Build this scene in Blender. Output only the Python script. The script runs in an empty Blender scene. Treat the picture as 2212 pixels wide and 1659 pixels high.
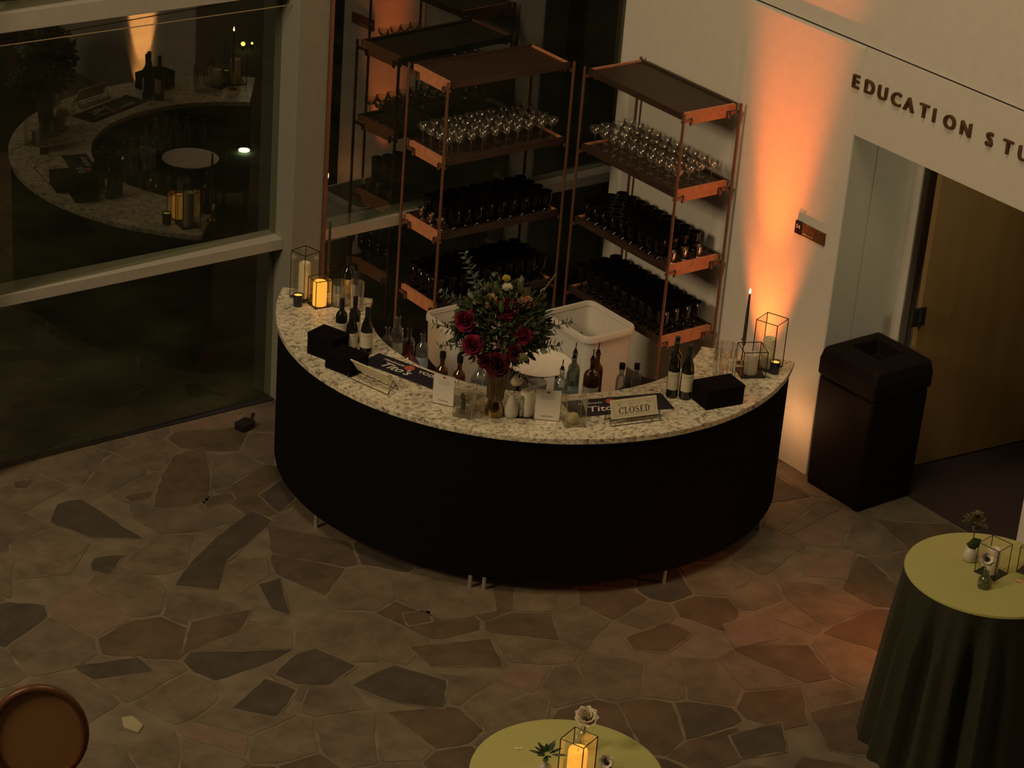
import bpy, bmesh, math, random
from mathutils import Vector, Matrix
random.seed(7)
PI = math.pi
S = bpy.context.scene
COL = S.collection

# ---------------------------------------------------------------- camera, world, light, exposure
cam_d = bpy.data.cameras.new('camera'); cam = bpy.data.objects.new('camera', cam_d); COL.objects.link(cam)
cam_d.sensor_width = 36; cam_d.lens = 86.322; cam_d.clip_end = 200
_m = Matrix(((0.800273, 0.207855, -0.562459), (-0.595355, 0.387313, -0.703947), (0.071529, 0.898212, 0.433703))).to_4x4()
_m.translation = (-10.91, -13.09, 7.7)
cam.matrix_world = _m
S.camera = cam

wd = bpy.data.worlds.new('night'); S.world = wd; wd.use_nodes = True
wd.node_tree.nodes['Background'].inputs[0].default_value = (0.75, 0.62, 0.42, 1)
wd.node_tree.nodes['Background'].inputs[1].default_value = 0.006

def lamp(name, kind, loc, energy, color, target=None, size=0.5, size_y=None, spot=45, blend=0.5, radius=0.05):
    d = bpy.data.lights.new(name, kind); d.energy = energy; d.color = color
    if kind == 'AREA':
        d.size = size
        if size_y: d.shape = 'RECTANGLE'; d.size_y = size_y
    elif kind == 'SPOT':
        d.spot_size = math.radians(spot); d.spot_blend = blend; d.shadow_soft_size = radius
    else:
        d.shadow_soft_size = radius
    o = bpy.data.objects.new(name, d); COL.objects.link(o); o.location = loc
    if target is not None:
        o.rotation_euler = (Vector(target) - Vector(loc)).to_track_quat('-Z', 'Y').to_euler()
    return o
WARM = (1.0, 0.73, 0.44)
ORANGE = (1.0, 0.17, 0.022)
lamp('hall_lamp', 'AREA', (-12.5, -2.8, 7.5), 400, WARM, (-1.5, -2.5, 1.0), size=2.2)
lamp('hall_lamp', 'AREA', (-4.6, -5.2, 10.5), 210, WARM, (-3.0, -3.5, 0), size=3.5)
# orange wall washer standing behind the right end of the bar
lamp('washer_beam', 'SPOT', (-0.46, -2.10, 0.16), 850, (1.0, 0.15, 0.018), (0.0, -2.15, 2.85), spot=22, blend=1.0, radius=0.03)
lamp('washer_core', 'SPOT', (-0.30, -2.16, 0.16), 330, (1.0, 0.19, 0.03), (0.0, -2.15, 1.6), spot=32, blend=1.0, radius=0.03)
lamp('washer_spill', 'POINT', (-0.26, -2.58, 0.40), 2.6, (1.0, 0.45, 0.18), radius=0.05)
# second washer at the far left behind the bar, by the mullion
lamp('washer_left', 'SPOT', (-2.12, -0.30, 0.16), 14, (1.0, 0.36, 0.10), (-2.05, -0.02, 3.0), spot=60, blend=1.0, radius=0.03)
# third washer, out of frame on the right: its beam is seen mirrored in the left pane
lamp('washer_front', 'SPOT', (-0.24, -5.42, 0.06), 700, (1.0, 0.42, 0.11), (0.0, -5.42, 0.75), spot=34, blend=0.6, radius=0.03)
lamp('washer_front', 'SPOT', (-0.12, -5.42, 0.05), 45, (1.0, 0.42, 0.11), (0.0, -5.42, 0.32), spot=60, blend=0.7, radius=0.03)
lamp('added_floor_glow', 'SPOT', (-0.35, -4.85, 0.9), 45, ORANGE, (-1.7, -4.1, 0), spot=75, blend=1.0, radius=0.05)  # added spot without a fixture, lays orange light on the right-hand floor
lamp('washer_left_spill', 'POINT', (-2.16, -0.42, 0.45), 1.6, (1.0, 0.55, 0.2), radius=0.04)  # added point lamp, brings the left washer's warm light onto the bin
lamp('recess_lamp', 'AREA', (0.5, -4.45, 2.2), 3.0, (1.0, 0.88, 0.55), (0.5, -2.7, 1.2), size=0.3)

S.view_settings.view_transform = 'Standard'; S.view_settings.look = 'None'
S.view_settings.exposure = 0.0; S.view_settings.gamma = 1.0
S.view_settings.use_curve_mapping = False

# ---------------------------------------------------------------- materials
_mats = {}
def mat(name, color, rough=0.6, metal=0.0, var=0.12, scale=30, bump=0.0, emit=None, es=0, sheen=0, coat=0, spec=None, stretch=None):
    if name in _mats: return _mats[name]
    m = bpy.data.materials.new(name); m.use_nodes = True; _mats[name] = m
    nt = m.node_tree; p = nt.nodes['Principled BSDF']
    tc = nt.nodes.new('ShaderNodeTexCoord'); mp = nt.nodes.new('ShaderNodeMapping')
    if stretch: mp.inputs['Scale'].default_value = stretch
    nz = nt.nodes.new('ShaderNodeTexNoise'); nz.inputs['Scale'].default_value = scale; nz.inputs['Detail'].default_value = 9 if 'flagstone' in name or name == 'mortar' else 4; nz.inputs['Roughness'].default_value = 0.68 if 'flagstone' in name else 0.5
    rp = nt.nodes.new('ShaderNodeValToRGB')
    c = color
    rp.color_ramp.elements[0].position = 0.3; rp.color_ramp.elements[1].position = 0.7
    rp.color_ramp.elements[0].color = tuple(x * (1 - var) for x in c) + (1,)
    rp.color_ramp.elements[1].color = tuple(min(1, x * (1 + var)) for x in c) + (1,)
    nt.links.new(tc.outputs['Object'], mp.inputs[0]); nt.links.new(mp.outputs[0], nz.inputs['Vector'])
    nt.links.new(nz.outputs['Fac'], rp.inputs[0]); nt.links.new(rp.outputs[0], p.inputs['Base Color'])
    p.inputs['Roughness'].default_value = rough; p.inputs['Metallic'].default_value = metal
    if spec is not None: p.inputs['Specular IOR Level'].default_value = spec
    if sheen: p.inputs['Sheen Weight'].default_value = sheen
    if coat: p.inputs['Coat Weight'].default_value = coat
    if emit: p.inputs['Emission Color'].default_value = emit + (1,); p.inputs['Emission Strength'].default_value = es
    if bump:
        b = nt.nodes.new('ShaderNodeBump'); b.inputs['Strength'].default_value = bump; b.inputs['Distance'].default_value = 0.01
        nt.links.new(nz.outputs['Fac'], b.inputs['Height']); nt.links.new(b.outputs[0], p.inputs['Normal'])
    return m

def glassy(name, tint=(0.9, 0.9, 0.88), refl=0.12, edge=0.6, rough=0.02, body=0.0, body_col=(0.7, 0.7, 0.7)):
    """thin clear glass: mostly see-through, reflecting more at grazing angles"""
    if name in _mats: return _mats[name]
    m = bpy.data.materials.new(name); m.use_nodes = True; _mats[name] = m
    nt = m.node_tree; nt.nodes.clear()
    out = nt.nodes.new('ShaderNodeOutputMaterial'); tr = nt.nodes.new('ShaderNodeBsdfTransparent'); gl = nt.nodes.new('ShaderNodeBsdfGlossy')
    tr.inputs[0].default_value = tint + (1,); gl.inputs['Roughness'].default_value = rough; gl.inputs[0].default_value = (1, 1, 1, 1)
    lw = nt.nodes.new('ShaderNodeLayerWeight'); lw.inputs[0].default_value = 0.35
    mr = nt.nodes.new('ShaderNodeMapRange'); mr.inputs['To Min'].default_value = refl; mr.inputs['To Max'].default_value = edge
    mx = nt.nodes.new('ShaderNodeMixShader')
    nt.links.new(lw.outputs['Fresnel'], mr.inputs[0]); nt.links.new(mr.outputs[0], mx.inputs[0])
    src = tr
    if body:
        df = nt.nodes.new('ShaderNodeBsdfDiffuse'); df.inputs[0].default_value = body_col + (1,)
        nz = nt.nodes.new('ShaderNodeTexNoise'); nz.inputs['Scale'].default_value = 40
        mb = nt.nodes.new('ShaderNodeMixShader'); mb.inputs[0].default_value = body
        nt.links.new(tr.outputs[0], mb.inputs[1]); nt.links.new(df.outputs[0], mb.inputs[2]); src = mb
    nt.links.new(src.outputs[0], mx.inputs[1]); nt.links.new(gl.outputs[0], mx.inputs[2]); nt.links.new(mx.outputs[0], out.inputs[0])
    return m

def emis(name, color, strength, top=None):
    """a glowing thing: flame, electric candle, lamp face"""
    if name in _mats: return _mats[name]
    m = bpy.data.materials.new(name); m.use_nodes = True; _mats[name] = m
    nt = m.node_tree; p = nt.nodes['Principled BSDF']
    p.inputs['Base Color'].default_value = tuple(min(1, c) for c in color) + (1,)
    nz = nt.nodes.new('ShaderNodeTexNoise'); nz.inputs['Scale'].default_value = 12
    rp = nt.nodes.new('ShaderNodeValToRGB')
    rp.color_ramp.elements[0].color = tuple(c * 0.85 for c in color) + (1,); rp.color_ramp.elements[1].color = tuple(color) + (1,)
    nt.links.new(nz.outputs['Fac'], rp.inputs[0]); nt.links.new(rp.outputs[0], p.inputs['Emission Color'])
    p.inputs['Emission Strength'].default_value = strength
    return m

M_wall = mat('painted_wall', (0.72, 0.68, 0.58), 0.85, var=0.03, scale=14, bump=0.05)
M_frame = mat('window_frame_paint', (0.42, 0.40, 0.34), 0.6, var=0.05, scale=20)
M_reveal = mat('dark_reveal', (0.02, 0.02, 0.02), 0.8)
M_carpet = mat('dark_room_floor', (0.035, 0.02, 0.018), 0.9, var=0.3, scale=60)
M_door = mat('brown_door_laminate', (0.30, 0.18, 0.065), 0.55, var=0.12, scale=8, stretch=(1, 1, 0.15))
M_hinge = mat('dark_hinge', (0.05, 0.05, 0.035), 0.4, metal=0.6)
M_black = mat('black_fabric', (0.005, 0.004, 0.004), 0.95, var=0.2, scale=80, spec=0.1)
M_blackpl = mat('black_plastic', (0.012, 0.010, 0.010), 0.35, var=0.2)
M_trash = mat('dark_brown_plastic', (0.009, 0.0045, 0.0035), 0.7, var=0.15, spec=0.2)
M_wood = mat('walnut_shelf_wood', (0.042, 0.021, 0.010), 0.55, var=0.35, scale=9, stretch=(0.6, 6, 6))
M_woodend = mat('orange_lit_end_wood', (0.60, 0.25, 0.12), 0.55, var=0.15, scale=25)  # orange light on the shelf ends is painted into this wood colour
M_copper = mat('copper_tube', (0.26, 0.125, 0.075), 0.45, metal=0.6, var=0.1)
M_silver = mat('silver_cup_metal', (0.55, 0.50, 0.42), 0.18, metal=1.0, var=0.1)
M_steel = mat('brushed_steel', (0.62, 0.60, 0.56), 0.32, metal=0.75, var=0.06)
M_gold = mat('gold_metal', (0.34, 0.23, 0.09), 0.22, metal=1.0, var=0.2)
M_vase = mat('ribbed_copper_vase', (0.13, 0.085, 0.045), 0.35, metal=0.6, var=0.4, scale=60, stretch=(1, 1, 0.2))
M_wire = mat('black_wire', (0.02, 0.018, 0.015), 0.4, metal=0.5)
M_goblet = mat('black_glass', (0.006, 0.005, 0.005), 0.12, var=0.1, coat=0.5)
M_bin = mat('white_plastic_bin', (0.74, 0.70, 0.60), 0.5, var=0.04)
M_wine = mat('dark_wine_glass', (0.010, 0.012, 0.006), 0.12, var=0.1, coat=0.4)
M_foil = mat('dark_foil', (0.02, 0.015, 0.02), 0.35)
M_label = mat('cream_wine_label', (0.62, 0.56, 0.40), 0.7, var=0.05)
M_ink = mat('black_ink', (0.02, 0.02, 0.02), 0.7)
M_print = mat('white_print', (0.75, 0.70, 0.60), 0.6)
M_red = mat('red_seal', (0.45, 0.10, 0.06), 0.6, var=0.4, scale=90)
M_mat = mat('black_rubber_mat', (0.014, 0.011, 0.018), 0.6)
M_board = mat('cream_sign_board', (0.66, 0.60, 0.42), 0.6, var=0.04)
M_paper = mat('white_paper', (0.72, 0.68, 0.58), 0.6, var=0.02)
M_greyp = mat('grey_print', (0.38, 0.35, 0.29), 0.7)
M_wax = mat('ivory_wax', (0.70, 0.62, 0.40), 0.5, var=0.04)
M_wax2 = mat('pale_wax', (0.66, 0.60, 0.46), 0.5, var=0.04)
M_taper = mat('dark_taper_wax', (0.05, 0.045, 0.03), 0.4)
M_wick = mat('wick', (0.02, 0.02, 0.02), 0.9)
M_lit = emis('glowing_pillar_wax', (1.0, 0.42, 0.05), 0.95)
M_litdim = emis('faint_glowing_wax', (0.75, 0.36, 0.06), 0.42)
M_flame = emis('candle_flame', (1.0, 0.62, 0.25), 30)
M_votglow = emis('votive_flame_glow', (0.85, 0.62, 0.10), 0.9)
M_votive = mat('dark_mercury_glass', (0.03, 0.03, 0.05), 0.15, metal=0.5, var=0.6, scale=60)
M_clear = glassy('clear_glass', (0.96, 0.95, 0.92), 0.05, 0.6, 0.03, 0.02, (0.75, 0.72, 0.62))
M_coupe = glassy('coupe_glass', (0.97, 0.96, 0.92), 0.06, 0.85, 0.04, 0.03, (0.8, 0.76, 0.62))
M_lantern = glassy('lantern_glass', (0.985, 0.98, 0.96), 0.012, 0.22, 0.02)
M_acryl = glassy('clear_acrylic', (0.93, 0.93, 0.90), 0.05, 0.5, 0.02, 0.04, (0.8, 0.78, 0.7))
M_smoke = glassy('green_tinted_glass', (0.55, 0.62, 0.52), 0.07, 0.6, 0.03, 0.12, (0.25, 0.30, 0.22))
M_amber = glassy('amber_liquor', (0.45, 0.26, 0.11), 0.07, 0.6, 0.05, 0.35, (0.14, 0.06, 0.02))
M_redliq = glassy('red_liquor', (0.35, 0.05, 0.03), 0.06, 0.5, 0.05, 0.5, (0.22, 0.02, 0.015))
M_clearbot = glassy('clear_bottle', (0.86, 0.88, 0.84), 0.08, 0.7, 0.03, 0.10, (0.6, 0.6, 0.52))
M_bluelab = mat('pale_blue_label', (0.36, 0.46, 0.56), 0.5, var=0.1)
M_cyanlab = mat('pale_cyan_label', (0.40, 0.56, 0.54), 0.5, var=0.1)
M_whitelab = mat('pale_label', (0.55, 0.52, 0.42), 0.6)
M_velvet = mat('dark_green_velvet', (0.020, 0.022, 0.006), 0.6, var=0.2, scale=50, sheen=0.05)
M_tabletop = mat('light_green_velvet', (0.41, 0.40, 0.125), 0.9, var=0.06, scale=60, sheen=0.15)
M_leaf = mat('dark_green_leaf', (0.035, 0.065, 0.018), 0.55, var=0.5, scale=20)
M_leaf2 = mat('olive_leaf', (0.085, 0.080, 0.030), 0.6, var=0.4, scale=20)
M_leaf3 = mat('grey_green_eucalyptus', (0.11, 0.14, 0.095), 0.7, var=0.3, scale=20)
M_stem = mat('green_stem', (0.05, 0.08, 0.02), 0.6)
M_rose = mat('crimson_rose', (0.22, 0.010, 0.035), 0.65, var=0.5, scale=45)
M_rose2 = mat('deep_red_rose', (0.10, 0.005, 0.010), 0.65, var=0.5, scale=45)
M_pink = mat('blush_petal', (0.62, 0.36, 0.24), 0.6, var=0.15)
M_creamf = mat('cream_petal', (0.72, 0.64, 0.42), 0.6, var=0.1)
M_yellowf = mat('yellow_leaf', (0.45, 0.36, 0.04), 0.6, var=0.2)
M_dusk = mat('dusty_brown_filler', (0.10, 0.055, 0.035), 0.8, var=0.5)
M_white = mat('white_petal', (0.74, 0.66, 0.48), 0.55, var=0.05)
M_eye = mat('anemone_eye', (0.015, 0.010, 0.015), 0.8)
M_ceram = mat('white_ceramic', (0.62, 0.58, 0.47), 0.4, var=0.03)
M_bronze = mat('bronze_letter', (0.16, 0.08, 0.03), 0.45, metal=0.5, var=0.3)
M_plaque = mat('bronze_plaque', (0.22, 0.10, 0.035), 0.45, metal=0.4, var=0.35, scale=40)
M_chair = mat('chair_wood', (0.10, 0.035, 0.012), 0.4, var=0.2)
M_navy = mat('navy_cloth', (0.012, 0.012, 0.035), 0.9)
M_patio = mat('patio_stone', (0.085, 0.082, 0.05), 0.8, var=0.55, scale=1.6, bump=0.2)
M_kerb = mat('pale_kerb', (0.22, 0.19, 0.12), 0.8, var=0.3, scale=5)
M_grass = mat('patio_lawn', (0.030, 0.036, 0.014), 0.95, var=0.5, scale=14)
M_ext = mat('patio_wall_render', (0.30, 0.26, 0.16), 0.9, var=0.1)
M_bush = mat('dark_bush', (0.010, 0.014, 0.006), 0.9, var=0.5)
M_seatb = mat('brown_outdoor_seat', (0.20, 0.13, 0.06), 0.8, var=0.3)
M_yel = mat('yellow_painted_metal', (0.55, 0.36, 0.02), 0.5, var=0.2)
M_ground = emis('ground_light', (0.75, 1.0, 0.62), 3.0)
M_bulb = emis('yellow_bulb', (1.0, 0.85, 0.15), 3.0)

def glass_pane():
    m = bpy.data.materials.new('window_glass'); m.use_nodes = True
    nt = m.node_tree; nt.nodes.clear()
    out = nt.nodes.new('ShaderNodeOutputMaterial'); tr = nt.nodes.new('ShaderNodeBsdfTransparent'); gl = nt.nodes.new('ShaderNodeBsdfGlossy')
    tr.inputs[0].default_value = (0.62, 0.66, 0.56, 1); gl.inputs['Roughness'].default_value = 0.01
    nz = nt.nodes.new('ShaderNodeTexNoise'); nz.inputs['Scale'].default_value = 1.2
    mr = nt.nodes.new('ShaderNodeMapRange'); mr.inputs['To Min'].default_value = 0.13; mr.inputs['To Max'].default_value = 0.15
    mx = nt.nodes.new('ShaderNodeMixShader')
    nt.links.new(nz.outputs['Fac'], mr.inputs[0]); nt.links.new(mr.outputs[0], mx.inputs[0])
    nt.links.new(tr.outputs[0], mx.inputs[1]); nt.links.new(gl.outputs[0], mx.inputs[2]); nt.links.new(mx.outputs[0], out.inputs[0])
    return m
M_pane = glass_pane()

def granite():
    m = bpy.data.materials.new('speckled_granite'); m.use_nodes = True
    nt = m.node_tree; p = nt.nodes['Principled BSDF']; L = nt.links.new
    tc = nt.nodes.new('ShaderNodeTexCoord')
    a = nt.nodes.new('ShaderNodeTexNoise'); a.inputs['Scale'].default_value = 34; a.inputs['Detail'].default_value = 9; a.inputs['Roughness'].default_value = 0.68; a.inputs['Distortion'].default_value = 0.7
    b = nt.nodes.new('ShaderNodeTexNoise'); b.inputs['Scale'].default_value = 6; b.inputs['Detail'].default_value = 3
    ra = nt.nodes.new('ShaderNodeValToRGB'); cr = ra.color_ramp
    cr.elements[0].position = 0.36; cr.elements[0].color = (0.17, 0.145, 0.11, 1)
    cr.elements[1].position = 0.56; cr.elements[1].color = (0.90, 0.86, 0.68, 1)
    e = cr.elements.new(0.45); e.color = (0.56, 0.52, 0.41, 1)
    rb = nt.nodes.new('ShaderNodeValToRGB')
    rb.color_ramp.elements[0].position = 0.35; rb.color_ramp.elements[0].color = (0.82, 0.80, 0.74, 1)
    rb.color_ramp.elements[1].position = 0.7; rb.color_ramp.elements[1].color = (1, 0.97, 0.88, 1)
    mx = nt.nodes.new('ShaderNodeMix'); mx.data_type = 'RGBA'; mx.blend_type = 'MULTIPLY'; mx.inputs[0].default_value = 1
    L(tc.outputs['Object'], a.inputs['Vector']); L(tc.outputs['Object'], b.inputs['Vector'])
    L(a.outputs['Fac'], ra.inputs[0]); L(b.outputs['Fac'], rb.inputs[0])
    L(ra.outputs[0], mx.inputs[6]); L(rb.outputs[0], mx.inputs[7]); L(mx.outputs[2], p.inputs['Base Color'])
    p.inputs['Roughness'].default_value = 0.28
    return m
M_granite = granite()

def cane():
    m = bpy.data.materials.new('woven_cane'); m.use_nodes = True
    nt = m.node_tree; p = nt.nodes['Principled BSDF']; L = nt.links.new
    tc = nt.nodes.new('ShaderNodeTexCoord'); ck = nt.nodes.new('ShaderNodeTexChecker'); ck.inputs['Scale'].default_value = 140
    ck.inputs[1].default_value = (0.38, 0.21, 0.075, 1); ck.inputs[2].default_value = (0.24, 0.125, 0.045, 1)
    L(tc.outputs['Object'], ck.inputs[0]); L(ck.outputs[0], p.inputs['Base Color']); p.inputs['Roughness'].default_value = 0.7
    return m
M_cane = cane()

# ---------------------------------------------------------------- mesh helpers
class MB:
    def __init__(s): s.v = []; s.f = []; s.mi = []
    def add(s, vs, fs, mi=0):
        n = len(s.v); s.v += [tuple(v) for v in vs]; s.f += [tuple(i + n for i in f) for f in fs]; s.mi += [mi] * len(fs)
    def box(s, x0, x1, y0, y1, z0, z1, mi=0):
        s.add([(x0,y0,z0),(x1,y0,z0),(x1,y1,z0),(x0,y1,z0),(x0,y0,z1),(x1,y0,z1),(x1,y1,z1),(x0,y1,z1)],
              [(0,3,2,1),(4,5,6,7),(0,1,5,4),(1,2,6,5),(2,3,7,6),(3,0,4,7)], mi)
        return s
    def bar(s, a, b, r, n=6, r2=None, mi=0, caps=True):
        a = Vector(a); b = Vector(b); d = (b - a).normalized(); r2 = r if r2 is None else r2
        u = d.orthogonal().normalized(); w = d.cross(u); vs = []
        for p, rr in ((a, r), (b, r2)):
            for k in range(n):
                t = 2 * PI * k / n + PI / n; vs.append(p + (u * math.cos(t) + w * math.sin(t)) * rr)
        fs = [(k, (k + 1) % n, n + (k + 1) % n, n + k) for k in range(n)]
        if caps: fs += [tuple(range(n - 1, -1, -1)), tuple(range(n, 2 * n))]
        s.add(vs, fs, mi); return s
    def lathe(s, prof, cx=0, cy=0, n=16, mi=0, flute=0, fn=0):
        vs = []; fs = []; m = len(prof)
        for r, z in prof:
            for k in range(n):
                t = 2 * PI * k / n; rr = r * (1 + (flute * math.cos(fn * t) if fn else 0))
                vs.append((cx + rr * math.cos(t), cy + rr * math.sin(t), z))
        for i in range(m - 1):
            for k in range(n):
                fs.append((i * n + k, i * n + (k + 1) % n, (i + 1) * n + (k + 1) % n, (i + 1) * n + k))
        if prof[0][0] > 1e-4: fs.append(tuple(range(n - 1, -1, -1)))
        if prof[-1][0] > 1e-4: fs.append(tuple((m - 1) * n + k for k in range(n)))
        s.add(vs, fs, mi); return s
    def prism(s, poly, z0, z1, mi=0):
        n = len(poly)
        s.add([(x, y, z0) for x, y in poly] + [(x, y, z1) for x, y in poly],
              [tuple(range(n - 1, -1, -1)), tuple(range(n, 2 * n))] + [(k, (k + 1) % n, n + (k + 1) % n, n + k) for k in range(n)], mi)
        return s
    def ball(s, c, r, n=10, m=7, sz=1.0, mi=0, jit=0):
        prof = [(max(1e-5, r * math.sin(PI * i / m)), -r * sz * math.cos(PI * i / m)) for i in range(m + 1)]
        k0 = len(s.v); s.lathe(prof, 0, 0, n, mi)
        for i in range(k0, len(s.v)):
            x, y, z = s.v[i]; q = 1 + random.uniform(-jit, jit); s.v[i] = (c[0] + x * q, c[1] + y * q, c[2] + z * q)
        return s
    def leaf(s, p, d, up, L, W, mi=0, bend=0.15):
        p = Vector(p); d = Vector(d).normalized(); side = d.cross(Vector(up))
        if side.length < 1e-3: side = d.orthogonal()
        side.normalize(); nrm = side.cross(d).normalized()
        pts = [p, p + d * L * .35 + side * W * .5 - nrm * bend * L * .3, p + d * L * .75 + side * W * .36 - nrm * bend * L * .6, p + d * L - nrm * bend * L,
               p + d * L * .75 - side * W * .36 - nrm * bend * L * .6, p + d * L * .35 - side * W * .5 - nrm * bend * L * .3, p + d * L * .5 + nrm * 0.02 * L]
        s.add(pts, [(0,1,6),(1,2,6),(2,3,6),(3,4,6),(4,5,6),(5,0,6)], mi); return s
    def build(s, name, mats, parent=None, smooth=False, bevel=0):
        me = bpy.data.meshes.new(name); me.from_pydata(s.v, [], s.f)
        for m in (mats if isinstance(mats, (list, tuple)) else [mats]): me.materials.append(m)
        me.polygons.foreach_set('material_index', s.mi)
        if smooth: me.polygons.foreach_set('use_smooth', [True] * len(me.polygons))
        me.update()
        bm = bmesh.new(); bm.from_mesh(me)
        if smooth: bmesh.ops.remove_doubles(bm, verts=bm.verts, dist=1e-5)
        bmesh.ops.recalc_face_normals(bm, faces=bm.faces)
        bm.to_mesh(me); bm.free()
        o = bpy.data.objects.new(name, me); COL.objects.link(o)
        if parent: o.parent = parent
        if smooth:
            me.polygons.foreach_set('use_smooth', [True] * len(me.polygons))
            e = o.modifiers.new('split', 'EDGE_SPLIT'); e.split_angle = math.radians(42)
        if bevel:
            b = o.modifiers.new('bevel', 'BEVEL'); b.width = bevel; b.segments = 2; b.limit_method = 'ANGLE'
        return o

def thing(name, label, cat, loc=(0, 0, 0), rz=0, group=None):
    o = bpy.data.objects.new(name, None); COL.objects.link(o); o.location = loc; o.rotation_euler = (0, 0, rz)
    o.empty_display_size = 0.05
    o['label'] = label; o['category'] = cat
    if group: o['group'] = group
    return o
def tag(o, label, cat, group=None):
    o['label'] = label; o['category'] = cat
    if group: o['group'] = group
    return o
def struct(name, mb, m, parent=None, **k):
    o = mb.build(name, m, parent, **k)
    if not parent: o['kind'] = 'structure'
    return o
def kids(o): return [c for c in bpy.data.objects if c.parent == o]
def dup(root, loc, rz=0, label=None, group=None):
    r = root.copy(); COL.objects.link(r); r.location = loc; r.rotation_euler = (0, 0, rz)
    if label: r['label'] = label
    if group: r['group'] = group
    for ch in _kid[root.name]:
        c = ch.copy(); COL.objects.link(c); c.parent = r
    return r
_kid = {}
def remember(root): _kid[root.name] = kids(root)

def text_mesh(txt, size, m, name, parent, mtx, depth=0.0, shear=0.0, align='LEFT', offset=0.0, space=1.0):
    cu = bpy.data.curves.new('txt', 'FONT'); cu.body = txt; cu.size = size; cu.extrude = depth; cu.shear = shear
    cu.align_x = align; cu.offset = offset; cu.space_character = space; cu.resolution_u = 3
    t = bpy.data.objects.new('txt', cu); COL.objects.link(t)
    dg = bpy.context.evaluated_depsgraph_get(); dg.update()
    me = bpy.data.meshes.new_from_object(t.evaluated_get(dg), depsgraph=dg)
    bpy.data.objects.remove(t, do_unlink=True); bpy.data.curves.remove(cu)
    me.materials.clear(); me.materials.append(m); me.transform(mtx); me.name = name
    o = bpy.data.objects.new(name, me); COL.objects.link(o)
    if parent: o.parent = parent
    return o
def frame_m(origin, ex, ey):
    ex = Vector(ex).normalized(); ey = Vector(ey).normalized(); ez = ex.cross(ey)
    return Matrix(((ex.x, ey.x, ez.x, origin[0]), (ex.y, ey.y, ez.y, origin[1]), (ex.z, ey.z, ez.z, origin[2]), (0, 0, 0, 1)))

# ---------------------------------------------------------------- floor: irregular flagstones with mortar
def clip(poly, px, py, nx, ny):
    out = []
    for i in range(len(poly)):
        a = poly[i]; b = poly[(i + 1) % len(poly)]
        da = (a[0] - px) * nx + (a[1] - py) * ny; db = (b[0] - px) * nx + (b[1] - py) * ny
        if da <= 0: out.append(a)
        if (da < 0 < db) or (db < 0 < da):
            t = da / (da - db); out.append((a[0] + (b[0] - a[0]) * t, a[1] + (b[1] - a[1]) * t))
    return out
def area_c(poly):
    A = cx = cy = 0
    for i in range(len(poly)):
        x0, y0 = poly[i]; x1, y1 = poly[(i + 1) % len(poly)]; q = x0 * y1 - x1 * y0
        A += q; cx += (x0 + x1) * q; cy += (y0 + y1) * q
    A *= .5
    return (A, cx / (6 * A), cy / (6 * A)) if abs(A) > 1e-6 else (0, 0, 0)
def rough_poly(poly, amp=0.012, step=0.07, shrink=0.008):
    A, cx, cy = area_c(poly); out = []
    if A < 0: poly = poly[::-1]
    for i in range(len(poly)):
        a = poly[i]; b = poly[(i + 1) % len(poly)]; L = math.hypot(b[0] - a[0], b[1] - a[1]); k = max(1, int(L / step))
        for j in range(k):
            t = j / k; x = a[0] + (b[0] - a[0]) * t; y = a[1] + (b[1] - a[1]) * t
            dx, dy = x - cx, y - cy; d = math.hypot(dx, dy) or 1
            q = -shrink + (random.uniform(-amp, amp * .4) if 0 < j else random.uniform(-amp * 1.6, 0))
            out.append((x + dx / d * q, y + dy / d * q))
    return out
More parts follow.
